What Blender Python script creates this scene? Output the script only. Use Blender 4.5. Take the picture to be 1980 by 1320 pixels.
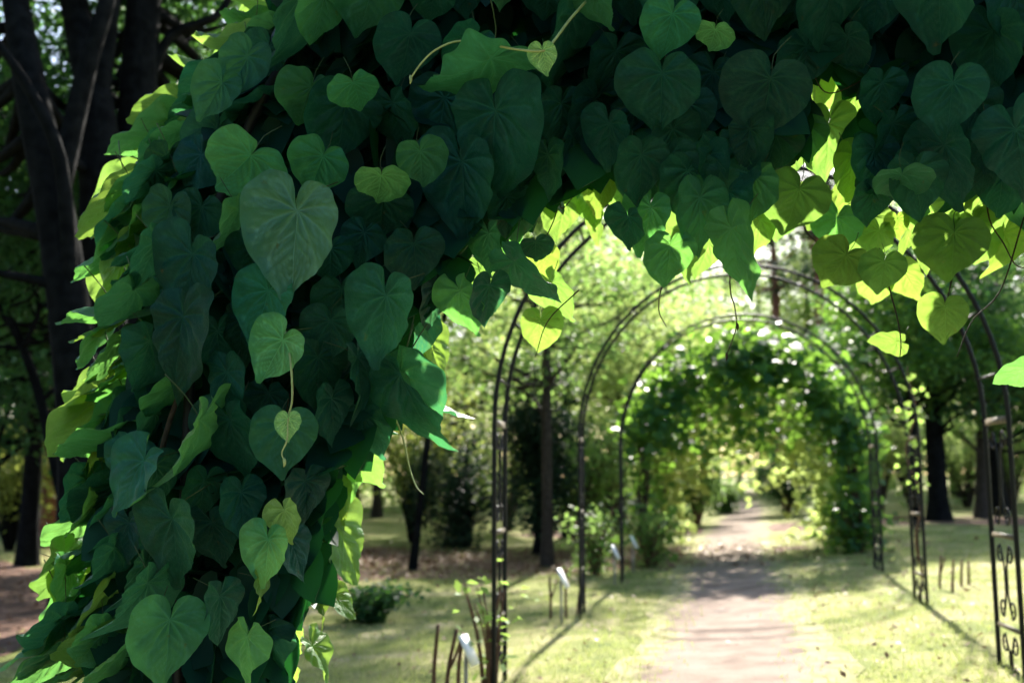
import bpy, math
import numpy as np
from mathutils import Vector, Matrix

S = bpy.context.scene
for o in list(bpy.data.objects): bpy.data.objects.remove(o)
R = math.radians

# ------------------------------------------------------------------ camera, sky, sun, exposure
CAM_Z, YAW, PITCH, FPX = 1.145, 8.39, 7.48, 1925.0
cd = bpy.data.cameras.new('camera'); cam = bpy.data.objects.new('camera', cd)
S.collection.objects.link(cam); S.camera = cam
cam.location = (0, 0, CAM_Z)
cam.rotation_euler = (R(90 + PITCH), 0, R(YAW))
cd.sensor_width = 36; cd.lens = 36 * FPX / 1980
cd.clip_start = .05; cd.clip_end = 600
cd.dof.use_dof = True; cd.dof.focus_distance = 2.34; cd.dof.aperture_fstop = 2.7

SUN_AZ, SUN_EL = 5.0, 35.0          # degrees right of +Y, degrees up
W = bpy.data.worlds.new('World'); S.world = W; W.use_nodes = True
nt = W.node_tree; nt.nodes.clear()
sky = nt.nodes.new('ShaderNodeTexSky'); sky.sky_type = 'NISHITA'; sky.sun_disc = False
sky.sun_elevation = R(SUN_EL); sky.sun_rotation = R(SUN_AZ); sky.air_density = 1.0; sky.dust_density = 1.5
bg = nt.nodes.new('ShaderNodeBackground'); bg.inputs['Strength'].default_value = .10
wo = nt.nodes.new('ShaderNodeOutputWorld')
nt.links.new(sky.outputs[0], bg.inputs[0]); nt.links.new(bg.outputs[0], wo.inputs[0])
sl = bpy.data.lights.new('sun', 'SUN'); sun = bpy.data.objects.new('sun', sl); S.collection.objects.link(sun)
sl.energy = 5.0; sl.angle = R(1.2); sl.color = (1, .94, .84)
sd = Vector((math.sin(R(SUN_AZ)) * math.cos(R(SUN_EL)), math.cos(R(SUN_AZ)) * math.cos(R(SUN_EL)), math.sin(R(SUN_EL))))
sun.rotation_euler = sd.to_track_quat('Z', 'Y').to_euler(); sun.location = sd * 40
S.view_settings.view_transform = 'Standard'; S.view_settings.look = 'None'
S.view_settings.gamma = 1; S.view_settings.use_curve_mapping = False
S.view_settings.exposure = 1.95
S.render.engine = 'CYCLES'
cy = S.cycles
cy.use_denoising = True; cy.denoiser = 'OPENIMAGEDENOISE'
cy.use_adaptive_sampling = True; cy.adaptive_threshold = .03
cy.max_bounces = 5; cy.diffuse_bounces = 3; cy.transmission_bounces = 4; cy.glossy_bounces = 2; cy.transparent_max_bounces = 4
cy.sample_clamp_indirect = 6

# ------------------------------------------------------------------ helpers
COL = S.collection
_y, _p = R(YAW), R(PITCH)
CF = np.array([-math.sin(_y) * math.cos(_p), math.cos(_y) * math.cos(_p), math.sin(_p)])
CR = np.array([math.cos(_y), math.sin(_y), 0.0]); CU = np.cross(CR, CF); CC = np.array([0, 0, CAM_Z])
def at(px, py, Y):
    """the point of the plane y = Y seen at photo pixel (px, py)"""
    d = CF * FPX + CR * (px - 990) - CU * (py - 660)
    return CC + d * (Y / d[1])
def xc(y): return .458 + .0863 * (y - 5.69)          # centre line of the arches
def gz(x, y): return .06 * np.clip(x - xc(y), -3.2, 3.2) * 1.0
def gx(px, Y): return at(px, 950, Y)[0]
def G(px, Y):
    x = gx(px, Y); return np.array([x, Y, float(gz(x, Y))])

def unit(v): return v / (np.linalg.norm(v, axis=-1, keepdims=True) + 1e-12)
def tag(o, label=None, cat=None, group=None, kind=None):
    if label: o['label'] = label
    if cat: o['category'] = cat
    if group: o['group'] = group
    if kind: o['kind'] = kind
    return o
def empty(name, loc=(0, 0, 0), rz=0):
    o = bpy.data.objects.new(name, None); o.empty_display_size = .1
    COL.objects.link(o); o.location = loc; o.rotation_euler = (0, 0, rz); return o
def mesh(name, V, F, mats, smooth=True, mi=None, attr=None):
    """V (n,3); F list of (m,k) integer arrays"""
    me = bpy.data.meshes.new(name)
    V = np.asarray(V, np.float32)
    if not isinstance(F, (list, tuple)): F = [F]
    F = [np.asarray(f, np.int32) for f in F if len(f)]
    loops = np.concatenate([f.ravel() for f in F]); tot = np.concatenate([np.full(len(f), f.shape[1], np.int32) for f in F])
    st = np.concatenate([[0], np.cumsum(tot)[:-1]]).astype(np.int32)
    me.vertices.add(len(V)); me.vertices.foreach_set('co', V.ravel())
    me.loops.add(len(loops)); me.loops.foreach_set('vertex_index', loops)
    me.polygons.add(len(tot)); me.polygons.foreach_set('loop_start', st); me.polygons.foreach_set('loop_total', tot)
    if smooth: me.polygons.foreach_set('use_smooth', np.ones(len(tot), bool))
    for m in (mats if isinstance(mats, (list, tuple)) else [mats]): me.materials.append(m)
    if mi is not None: me.polygons.foreach_set('material_index', np.asarray(mi, np.int32))
    for k, a in (attr or {}).items():
        a = np.asarray(a, np.float32)
        if a.ndim == 1: me.attributes.new(k, 'FLOAT', 'POINT').data.foreach_set('value', a)
        else: me.attributes.new(k, 'FLOAT_VECTOR', 'POINT').data.foreach_set('vector', a.ravel())
    me.update(); me.validate(); return me
def obj(name, me, parent=None):
    o = bpy.data.objects.new(name, me); COL.objects.link(o)
    if parent: o.parent = parent
    return o
def tube(P, r, k=6, cap=True):
    """swept tube along points P with radii r -> V, F(quads)"""
    P = np.asarray(P, float); n = len(P)
    r = np.broadcast_to(np.asarray(r, float), (n,))
    T = np.gradient(P, axis=0); T = unit(T)
    N = np.zeros_like(P); ref = np.array([0, 0, 1.]) if abs(T[0, 2]) < .9 else np.array([1., 0, 0])
    N[0] = unit(np.cross(T[0], ref))
    for i in range(1, n):
        v = N[i - 1] - T[i] * np.dot(N[i - 1], T[i]); N[i] = unit(v)
    B = np.cross(T, N); a = np.arange(k) * 2 * math.pi / k
    V = P[:, None] + r[:, None, None] * (N[:, None] * np.cos(a)[None, :, None] + B[:, None] * np.sin(a)[None, :, None])
    V = V.reshape(-1, 3)
    i = np.arange(n - 1)[:, None] * k; j = np.arange(k)[None]; j2 = (j + 1) % k
    F = np.stack([i + j, i + j2, i + k + j2, i + k + j], -1).reshape(-1, 4)
    if cap:
        V = np.vstack([V, P[0], P[-1]]); c0, c1 = len(V) - 2, len(V) - 1; jj = np.arange(k); e = (n - 1) * k
        F = np.vstack([F, np.stack([jj * 0 + c0, jj * 0 + c0, (jj + 1) % k, jj], -1)[:0]])
        T0 = np.stack([jj * 0 + c0, (jj + 1) % k, jj], -1); T1 = np.stack([jj * 0 + c1, e + jj, e + (jj + 1) % k], -1)
        return V, F, np.vstack([T0, T1])
    return V, F, np.zeros((0, 3), int)
def tubes(name, items, mat, parent=None, k=6):
    Vs, Q, T, n = [], [], [], 0
    for P, r in items:
        v, q, t = tube(P, r, k); Vs.append(v); Q.append(q + n); T.append(t + n); n += len(v)
    return obj(name, mesh(name, np.vstack(Vs), [np.vstack(Q), np.vstack(T)], mat), parent)
def spline(P, n):
    """Catmull-Rom through P"""
    P = np.asarray(P, float); P = np.vstack([2 * P[0] - P[1], P, 2 * P[-1] - P[-2]])
    m = len(P) - 3; t = np.linspace(0, m - 1e-6, n); i = t.astype(int); u = (t - i)[:, None]
    a, b, c, d = P[i], P[i + 1], P[i + 2], P[i + 3]
    return .5 * (2 * b + (c - a) * u + (2 * a - 5 * b + 4 * c - d) * u ** 2 + (3 * b - a - 3 * c + d) * u ** 3)
def box(cx, cy, cz, sx, sy, sz):
    s = np.array([[x, y, z] for x in (-1, 1) for y in (-1, 1) for z in (-1, 1)]) * .5 * [sx, sy, sz] + [cx, cy, cz]
    f = np.array([[0, 1, 3, 2], [4, 6, 7, 5], [0, 4, 5, 1], [2, 3, 7, 6], [0, 2, 6, 4], [1, 5, 7, 3]]); return s, f

# ------------------------------------------------------------------ materials
def mat(name):
    m = bpy.data.materials.new(name); m.use_nodes = True
    return m, m.node_tree.nodes, m.node_tree.links
def simple(name, col, rough=.6, metal=0, var=.25, scale=12, bump=.0, col2=None, spec=.3):
    m, N, L = mat(name); b = N['Principled BSDF']
    tc = N.new('ShaderNodeTexCoord'); no = N.new('ShaderNodeTexNoise'); no.inputs['Scale'].default_value = scale; no.inputs['Detail'].default_value = 6
    L.new(tc.outputs['Object'], no.inputs['Vector'])
    r = N.new('ShaderNodeValToRGB'); c2 = col2 or tuple(c * (1 - var) for c in col)
    r.color_ramp.elements[0].position = .35; r.color_ramp.elements[1].position = .68
    r.color_ramp.elements[0].color = (*c2, 1); r.color_ramp.elements[1].color = (*col, 1)
    L.new(no.outputs[0], r.inputs[0]); L.new(r.outputs[0], b.inputs['Base Color'])
    b.inputs['Roughness'].default_value = rough; b.inputs['Metallic'].default_value = metal; b.inputs['Specular IOR Level'].default_value = spec
    if bump:
        bp = N.new('ShaderNodeBump'); bp.inputs['Strength'].default_value = bump; bp.inputs['Distance'].default_value = .02
        L.new(no.outputs[0], bp.inputs['Height']); L.new(bp.outputs[0], b.inputs['Normal'])
    return m
def foliage(name, c1, c2, t, tmix=.45, rough=.55):
    """small leaves: colour varies leaf by leaf, light passes through"""
    m, N, L = mat(name); b = N['Principled BSDF']; out = N['Material Output']
    g = N.new('ShaderNodeNewGeometry'); mx = N.new('ShaderNodeMix'); mx.data_type = 'RGBA'
    mx.inputs['A'].default_value = (*c1, 1); mx.inputs['B'].default_value = (*c2, 1)
    L.new(g.outputs['Random Per Island'], mx.inputs['Factor']); L.new(mx.outputs['Result'], b.inputs['Base Color'])
    b.inputs['Roughness'].default_value = rough; b.inputs['Specular IOR Level'].default_value = .12
    tr = N.new('ShaderNodeBsdfTranslucent'); tm = N.new('ShaderNodeMix'); tm.data_type = 'RGBA'
    tm.inputs['A'].default_value = (*t, 1); tm.inputs['B'].default_value = (*[min(1, v * .7) for v in t], 1)
    L.new(g.outputs['Random Per Island'], tm.inputs['Factor']); L.new(tm.outputs['Result'], tr.inputs['Color'])
    ms = N.new('ShaderNodeMixShader'); ms.inputs[0].default_value = tmix
    L.new(b.outputs[0], ms.inputs[1]); L.new(tr.outputs[0], ms.inputs[2]); L.new(ms.outputs[0], out.inputs[0])
    return m

M = {}
M['iron'] = simple('black_iron', (.008, .008, .010), .55, .0, .4, 40, .1, spec=.25)
M['iron_worn'] = simple('worn_iron', (.19, .16, .12), .6, .0, .5, 30, .2)
M['bark'] = simple('grey_brown_bark', (.055, .042, .034), .9, 0, .6, 14, .8)
M['bark_dark'] = simple('dark_bark', (.011, .012, .013), .95, 0, .6, 10, .8, spec=.03)
M['bark_red'] = simple('red_bark', (.30, .12, .08), .9, 0, .5, 9, .6)
M['stem'] = simple('vine_stem', (.055, .036, .024), .8, 0, .5, 40, .4)
M['green_stem'] = simple('green_stem', (.40, .47, .20), .5, 0, .3, 40)
M['petiole'] = simple('leaf_stalk', (.05, .085, .03), .5, 0, .3, 40)
M['cane'] = simple('pruned_cane', (.16, .085, .055), .8, 0, .5, 40, .4)
M['white'] = simple('white_plate', (.82, .82, .80), .4, 0, .05, 6)
M['stake'] = simple('grey_stake', (.32, .30, .27), .6, 0, .3, 30)
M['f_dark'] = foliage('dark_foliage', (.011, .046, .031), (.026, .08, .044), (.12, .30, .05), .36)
M['f_inner'] = foliage('inner_vine_foliage', (.003, .028, .027), (.007, .045, .040), (.025, .18, .025), .28, .5)  # darker copy of the vine leaves, interior shade put into its colour
M['f_mid'] = foliage('mid_foliage', (.025, .09, .035), (.055, .14, .045), (.34, .55, .13), .5)
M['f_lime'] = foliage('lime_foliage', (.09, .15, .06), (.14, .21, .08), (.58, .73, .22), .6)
M['f_olive'] = foliage('olive_foliage', (.10, .125, .04), (.16, .18, .06), (.46, .54, .10), .5)
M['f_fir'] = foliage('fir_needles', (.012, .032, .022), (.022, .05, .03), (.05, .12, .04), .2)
M['f_vine'] = foliage('vine_foliage', (.009, .052, .036), (.022, .085, .05), (.32, .60, .07), .46, .42)
M['f_young'] = foliage('young_foliage', (.12, .22, .07), (.16, .28, .09), (.5, .75, .15), .5)

def big_leaf_material():
    m, N, L = mat('vine_leaf'); b = N['Principled BSDF']; out = N['Material Output']
    oi = N.new('ShaderNodeObjectInfo'); at_ = N.new('ShaderNodeAttribute'); at_.attribute_name = 'vein'
    pos = N.new('ShaderNodeAttribute'); pos.attribute_name = 'leaf_pos'
    sx = N.new('ShaderNodeSeparateXYZ'); L.new(pos.outputs['Vector'], sx.inputs[0])
    def math_(op, a, b_=None, c=None):
        n = N.new('ShaderNodeMath'); n.operation = op
        for i, v in enumerate((a, b_, c)):
            if v is None: continue
            if isinstance(v, (int, float)): n.inputs[i].default_value = v
            else: L.new(v, n.inputs[i])
        return n.outputs[0]
    def mix(f, a, b_, blend='MIX'):
        n = N.new('ShaderNodeMix'); n.data_type = 'RGBA'; n.blend_type = blend
        for k, v in (('Factor', f), ('A', a), ('B', b_)):
            if isinstance(v, (int, float)): n.inputs[k].default_value = v
            elif isinstance(v, tuple): n.inputs[k].default_value = (*v, 1)
            else: L.new(v, n.inputs[k])
        return n.outputs['Result']
    # midrib: fine pale line that thins towards the tip
    ax = math_('ABSOLUTE', sx.outputs[0]); wd = math_('MULTIPLY_ADD', sx.outputs[1], .009, .0105)
    rib = N.new('ShaderNodeMapRange'); rib.interpolation_type = 'SMOOTHSTEP'
    L.new(ax, rib.inputs[0]); L.new(wd, rib.inputs[2]); rib.inputs[1].default_value = .001; rib.inputs[3].default_value = 1; rib.inputs[4].default_value = 0
    below = math_('LESS_THAN', sx.outputs[1], 0.0); ribm = math_('MULTIPLY', rib.outputs[0], below)
    vein = math_('MAXIMUM', math_('MULTIPLY', at_.outputs['Fac'], .8), ribm)
    no = N.new('ShaderNodeTexNoise'); no.inputs['Scale'].default_value = 3.2; no.inputs['Detail'].default_value = 3
    ad = N.new('ShaderNodeVectorMath'); ad.operation = 'ADD'; L.new(pos.outputs['Vector'], ad.inputs[0])
    cmb = N.new('ShaderNodeCombineXYZ'); L.new(math_('MULTIPLY', oi.outputs['Random'], 37.), cmb.inputs[0]); L.new(cmb.outputs[0], ad.inputs[1])
    L.new(ad.outputs[0], no.inputs['Vector'])
    fine = N.new('ShaderNodeTexVoronoi'); fine.feature = 'DISTANCE_TO_EDGE'; fine.inputs['Scale'].default_value = 19; L.new(ad.outputs[0], fine.inputs['Vector'])
    spk = N.new('ShaderNodeTexNoise'); spk.inputs['Scale'].default_value = 55; spk.inputs['Detail'].default_value = 1; L.new(ad.outputs[0], spk.inputs['Vector'])
    spots = N.new('ShaderNodeMapRange'); L.new(spk.outputs[0], spots.inputs[0]); spots.inputs[1].default_value = .70; spots.inputs[2].default_value = .78
    tone = math_('MULTIPLY_ADD', no.outputs[0], .7, .66)
    tc_ = N.new('ShaderNodeCombineXYZ')
    for i in range(3): L.new(tone, tc_.inputs[i])
    base = mix(1.0, oi.outputs['Color'], tc_.outputs[0], 'MULTIPLY')
    pale = mix(1.0, oi.outputs['Color'], (5.5, 3.2, 3.2), 'MULTIPLY')
    c = mix(math_('MULTIPLY', vein, .8), base, pale)
    c = mix(math_('MULTIPLY', spots.outputs[0], .4), c, (.20, .20, .11))
    bl = N.new('ShaderNodeTexNoise'); bl.inputs['Scale'].default_value = 7; bl.inputs['Detail'].default_value = 4; L.new(ad.outputs[0], bl.inputs['Vector'])
    blm = N.new('ShaderNodeMapRange'); L.new(bl.outputs[0], blm.inputs[0]); blm.inputs[1].default_value = .66; blm.inputs[2].default_value = .72
    some = math_('GREATER_THAN', oi.outputs['Random'], .55); c = mix(math_('MULTIPLY', math_('MULTIPLY', blm.outputs[0], some), .75), c, (.10, .065, .025))
    geo = N.new('ShaderNodeNewGeometry')
    under = mix(.7, c, (.055, .125, .085))
    col = mix(geo.outputs['Backfacing'], c, under)
    L.new(col, b.inputs['Base Color'])
    b.inputs['Roughness'].default_value = .48; b.inputs['Specular IOR Level'].default_value = .18
    bp = N.new('ShaderNodeBump'); bp.inputs['Strength'].default_value = .7; bp.inputs['Distance'].default_value = .003
    h = math_('ADD', math_('MULTIPLY', vein, -1.0), math_('MINIMUM', math_('MULTIPLY', fine.outputs[0], 5.), .45))
    L.new(h, bp.inputs['Height']); L.new(bp.outputs[0], b.inputs['Normal'])
    tr = N.new('ShaderNodeBsdfTranslucent')
    tcol = mix(1.0, oi.outputs['Color'], (13.0, 5.2, 2.6), 'MULTIPLY')
    tcol = mix(1.0, tcol, (.35, .56, .09), 'DARKEN')
    tcol = mix(1.0, tcol, tc_.outputs[0], 'MULTIPLY')
    tcol = mix(math_('MULTIPLY', vein, .55), tcol, (.16, .30, .02))
    L.new(tcol, tr.inputs['Color'])
    ms = N.new('ShaderNodeMixShader'); ms.inputs[0].default_value = .40
    L.new(b.outputs[0], ms.inputs[1]); L.new(tr.outputs[0], ms.inputs[2]); L.new(ms.outputs[0], out.inputs[0])
    return m
M['leaf'] = big_leaf_material()

def ground_material():
    m, N, L = mat('dry_lawn'); b = N['Principled BSDF']
    tc = N.new('ShaderNodeTexCoord')
    def noise(s, d=5, r=.6):
        n = N.new('ShaderNodeTexNoise'); n.inputs['Scale'].default_value = s; n.inputs['Detail'].default_value = d; n.inputs['Roughness'].default_value = r
        L.new(tc.outputs['Object'], n.inputs['Vector']); return n.outputs[0]
    def ramp(src, *st):
        r = N.new('ShaderNodeValToRGB'); L.new(src, r.inputs[0]); e = r.color_ramp.elements
        while len(e) < len(st): e.new(.5)
        for x, (p, c) in zip(e, st): x.position = p; x.color = (*c, 1)
        return r.outputs[0]
    a = ramp(noise(1.6), (.30, (.15, .20, .055)), (.46, (.29, .32, .10)), (.60, (.44, .41, .19)), (.76, (.52, .45, .31)))
    f = ramp(noise(26, 4, .7), (.3, (.35, .35, .32)), (.7, (1, 1, 1)))
    mx = N.new('ShaderNodeMix'); mx.data_type = 'RGBA'; mx.blend_type = 'MULTIPLY'; mx.inputs['Factor'].default_value = .8
    L.new(a, mx.inputs['A']); L.new(f, mx.inputs['B']); L.new(mx.outputs['Result'], b.inputs['Base Color'])
    b.inputs['Roughness'].default_value = .95; b.inputs['Specular IOR Level'].default_value = .1
    bp = N.new('ShaderNodeBump'); bp.inputs['Strength'].default_value = .7; bp.inputs['Distance'].default_value = .03
    L.new(noise(60, 3), bp.inputs['Height']); L.new(bp.outputs[0], b.inputs['Normal'])
    return m
M['ground'] = ground_material()
def path_material():
    m, N, L = mat('trodden_sand_path'); b = N['Principled BSDF']; tc = N.new('ShaderNodeTexCoord')
    def noise(sc, d=5):
        n = N.new('ShaderNodeTexNoise'); n.inputs['Scale'].default_value = sc; n.inputs['Detail'].default_value = d; L.new(tc.outputs['Object'], n.inputs['Vector']); return n.outputs[0]
    def ramp(src, *st):
        r = N.new('ShaderNodeValToRGB'); L.new(src, r.inputs[0]); e = r.color_ramp.elements
        while len(e) < len(st): e.new(.5)
        for x, (p, c) in zip(e, st): x.position = p; x.color = (*c, 1)
        return r.outputs[0]
    sand = ramp(noise(3.2, 8), (.32, (.15, .11, .09)), (.5, (.235, .178, .142)), (.68, (.27, .215, .18)))
    grass = ramp(noise(7), (.35, (.20, .21, .08)), (.65, (.36, .32, .18)))
    e = N.new('ShaderNodeAttribute'); e.attribute_name = 'edge'
    a = N.new('ShaderNodeMath'); a.operation = 'MULTIPLY_ADD'; L.new(noise(6, 7), a.inputs[0]); a.inputs[1].default_value = 1.5; L.new(e.outputs['Fac'], a.inputs[2])
    mr = N.new('ShaderNodeMapRange'); mr.interpolation_type = 'SMOOTHSTEP'; L.new(a.outputs[0], mr.inputs[0]); mr.inputs[1].default_value = 1.10; mr.inputs[2].default_value = 1.45
    mx = N.new('ShaderNodeMix'); mx.data_type = 'RGBA'; L.new(mr.outputs[0], mx.inputs['Factor']); L.new(sand, mx.inputs['A']); L.new(grass, mx.inputs['B'])
    L.new(mx.outputs['Result'], b.inputs['Base Color']); b.inputs['Roughness'].default_value = .95; b.inputs['Specular IOR Level'].default_value = .1
    bp = N.new('ShaderNodeBump'); bp.inputs['Strength'].default_value = .5; bp.inputs['Distance'].default_value = .02; L.new(noise(35), bp.inputs['Height']); L.new(bp.outputs[0], b.inputs['Normal'])
    return m
M['path'] = path_material()
M['litter_bed'] = simple('leaf_mould', (.25, .15, .11), .95, 0, .5, 7, .8, (.10, .06, .045), spec=.1)
M['litter'] = foliage('fallen_leaves', (.16, .08, .05), (.34, .21, .14), (.2, .12, .06), .15)
M['blade'] = foliage('grass_blades', (.17, .25, .06), (.54, .50, .25), (.5, .58, .18), .35)

# ------------------------------------------------------------------ ground, path
def graded(lo, hi, n, c):
    t = np.linspace(-1, 1, n); s = np.sign(t) * np.abs(t) ** 2.2
    return np.where(s < 0, c + (c - lo) * s, c + (hi - c) * s)
gxs = graded(-160, 170, 90, 0.5); gys = graded(-40, 320, 90, 7)
GX, GY = np.meshgrid(gxs, gys, indexing='ij'); GZ = gz(GX, GY)
V = np.stack([GX, GY, GZ], -1).reshape(-1, 3); n = 90
i, j = np.meshgrid(np.arange(n - 1), np.arange(n - 1), indexing='ij'); k = (i * n + j).ravel()
ground = obj('ground', mesh('ground', V, np.stack([k, k + n, k + n + 1, k + 1], -1), M['ground'])); tag(ground, kind='structure')

rng = np.random.default_rng(5)
ys = np.concatenate([np.linspace(-6, 30, 150), np.linspace(30.6, 70, 30)])
edge = lambda ph, a: a * (np.sin(ys * 1.9 + ph) * .5 + np.sin(ys * 4.7 + ph * 2) * .3 + np.sin(ys * 11.3 + ph) * .2)
xm = xc(ys) - .14 + .10 * np.sin(ys * .23 + .5)
xl, xr = xm - .74 + edge(0, .08), xm + .60 + edge(2, .10)
cols = np.stack([xl + (xr - xl) * t for t in np.linspace(0, 1, 6)], 1); ed = np.tile([1., .35, 0, 0, .4, 1.], len(ys))
V = np.stack([cols, np.repeat(ys[:, None], 6, 1), gz(cols, ys[:, None]) + .006], -1).reshape(-1, 3)
i, j = np.meshgrid(np.arange(len(ys) - 1), np.arange(5), indexing='ij'); k = (i * 6 + j).ravel()
path = obj('path', mesh('path', V, np.stack([k, k + 1, k + 7, k + 6], -1), M['path'], attr={'edge': ed})); tag(path, kind='structure')

def patch(name, cx, cy, rx, ry, m, lift=.004, seed=0, label=None):
    r = np.random.default_rng(seed); a = np.linspace(0, 2 * math.pi, 60, endpoint=False)
    w = 1 + .14 * np.sin(a * 3 + r.random() * 6) + .10 * np.sin(a * 7 + r.random() * 6) + .06 * np.sin(a * 13 + r.random() * 6)
    Vs = [np.array([[cx, cy, 0]])]
    for s in (.35, .7, 1): Vs.append(np.stack([cx + rx * w * s * np.cos(a), cy + ry * w * s * np.sin(a), a * 0], -1))
    V = np.vstack(Vs); V[:, 2] = gz(V[:, 0], V[:, 1]) + lift; jj = np.arange(60); j2 = (jj + 1) % 60
    Q = np.vstack([np.stack([1 + q * 60 + jj, 61 + q * 60 + jj, 61 + q * 60 + j2, 1 + q * 60 + j2], -1) for q in range(2)])
    o = obj(name, mesh(name, V, [np.stack([jj * 0, 1 + jj, 1 + j2], -1), Q], m)); tag(o, kind='structure'); return o
bed = patch('planting_bed', -4.0, 15.0, 5.2, 2.6, M['litter_bed'], .004, 3)
bed2 = patch('mulch_patch', gx(1700, 21), 21.5, 7, 1.7, M['litter_bed'], .004, 4)
bed3 = patch('woodland_floor', -8.5, 9.0, 3.6, 4.4, M['litter_bed'], .008, 8)

# ------------------------------------------------------------------ scattered small leaves
KITE = (np.array([[0, 0, 0], [.30, .42, .07], [0, 1, -.05], [-.30, .42, .07]]), np.array([[0, 1, 2, 3]]))
HEART = (np.array([[0, 0, 0], [.28, -.2, -.02], [.52, .18, -.03], [0, .88, -.10], [-.52, .18, -.03], [-.28, -.2, -.02]]), np.array([[0, 1, 2, 3], [0, 3, 4, 5]]))
_hx = [.20, .36, .48, .51, .44, .30, .13]; _hy = [-.26, -.25, -.08, .14, .40, .62, .80]
HEART2 = (np.array([[0, 0, 0], [0, .92, -.12]] + [[x, y, .05 * x - .1 * max(0, y) ** 2] for x, y in zip(_hx, _hy)] + [[-x, y, .05 * x - .1 * max(0, y) ** 2] for x, y in zip(_hx, _hy)]),
          np.array([[0, 2, 3, 4, 5, 6, 7, 8, 1], [0, 1, 15, 14, 13, 12, 11, 10, 9]]))
NEEDLE = (np.array([[-.04, 0, 0], [.04, 0, 0], [.10, .5, -.02], [0, 1, -.12], [-.10, .5, -.02]]), np.array([[0, 1, 2, 4]]))
BLADE = (np.array([[-.05, 0, 0], [.05, 0, 0], [.03, .6, .10], [-.03, .6, .10]]), np.array([[0, 1, 2, 3]]))
def scatter(P, N_, D, size, tpl):
    """leaves at P with normals N_ and long axes near D"""
    N_ = unit(N_); D = unit(D - N_ * (D * N_).sum(-1, keepdims=True)); X = np.cross(D, N_)
    tv, tf = tpl; s = np.asarray(size)[:, None, None]
    V = P[:, None] + s * (tv[None, :, 0:1] * X[:, None] + tv[None, :, 1:2] * D[:, None] + tv[None, :, 2:3] * N_[:, None])
    n = len(P); k = len(tv)
    F = (tf[None] + (np.arange(n) * k)[:, None, None]).reshape(-1, tf.shape[1])
    return V.reshape(-1, 3), F
def cloud(name, P, N_, D, size, tpl, m, parent=None):
    V, F = scatter(P, N_, D, size, tpl)
    return obj(name, mesh(name, V, F, m, smooth=False), parent)

def clump_leaves(r, C, rad, n, flat=.6, up=.9, size=(.06, .11)):
    P, N_, D = [], [], []
    for c, q in zip(C, rad):
        m_ = max(6, int(n * (q / np.mean(rad)) ** 2))
        d = unit(r.normal(size=(m_, 3))); t = r.random((m_, 1)) ** .45
        p = d * t * q; p[:, 2] *= flat
        P.append(p + c); N_.append(r.normal(size=(m_, 3)) * .55 + np.array([0, 0, up]) + d * .35); D.append(d * [1, 1, .3] + r.normal(size=(m_, 3)) * .5 + np.array([0, 0, -.35]))
    P, N_, D = map(np.vstack, (P, N_, D))
    return P, N_, D, r.uniform(size[0], size[1], len(P))

def tree(name, label, trunk, radii, crown, clumps, per, lsize, fm, bark, seed, cat='tree', group=None, tpl=KITE, flat=.6, crad=(.5, 1.0), limbs=True, extra=()):
    """trunk: points in world space; crown: list of (centre, (rx, ry, rz)) ellipsoids"""
    r = np.random.default_rng(seed); trunk = np.asarray(trunk, float); base = trunk[0].copy()
    root = empty(name, base); tag(root, label, cat, group)
    tp = spline(trunk - base, 14); tr = np.interp(np.linspace(0, 1, 14), np.linspace(0, 1, len(radii)), radii)
    tr[0] *= 1.35; items = [(np.vstack([tp[:1] - [0, 0, .15], tp]), np.concatenate([tr[:1] * 1.1, tr]))]
    for pts, rr in extra: items.append((spline(np.asarray(pts) - base, 12), np.linspace(rr[0], rr[1], 12)))
    C = []
    per_e = [max(1, int(clumps * (np.prod(e[1]) / sum(np.prod(x[1]) for x in crown)))) for e in crown]
    for (c, e), q in zip(crown, per_e):
        d = unit(r.normal(size=(q, 3))); t = r.random((q, 1)) ** .4
        C.append(np.asarray(c) - base + d * t * np.asarray(e))
    C = np.vstack(C); rad = r.uniform(crad[0], crad[1], len(C))
    if limbs:
        for c in C:
            dd = np.linalg.norm(tp - c, axis=1) + np.maximum(0, tp[:, 2] - c[2] + .3) * 3; s = max(2, int(np.argmin(dd)))
            a = tp[min(s, 13)]; mid = (a + c) / 2 + r.normal(size=3) * .12 + [0, 0, -.06 * np.linalg.norm(c - a)]
            r0 = min(tr[min(s, 13)] * .45, .03 + .02 * np.linalg.norm(c - a))
            items.append((spline([a, mid, c], 6), np.linspace(r0, .008, 6)))
    tubes('trunk', items, bark, root, 7)
    P, N_, D, sz = clump_leaves(r, C, rad, per, flat, size=lsize)
    cloud('crown', P, N_, D, sz, tpl, fm, root)
    return root
def dup(root, loc, rz=0, scale=1, label=None):
    c = root.copy(); COL.objects.link(c); c.location = loc; c.rotation_euler = (0, 0, rz); c.scale = (scale,) * 3
    if label: c['label'] = label
    for ch in root.children:
        d = ch.copy(); COL.objects.link(d); d.parent = c
    return c

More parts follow.
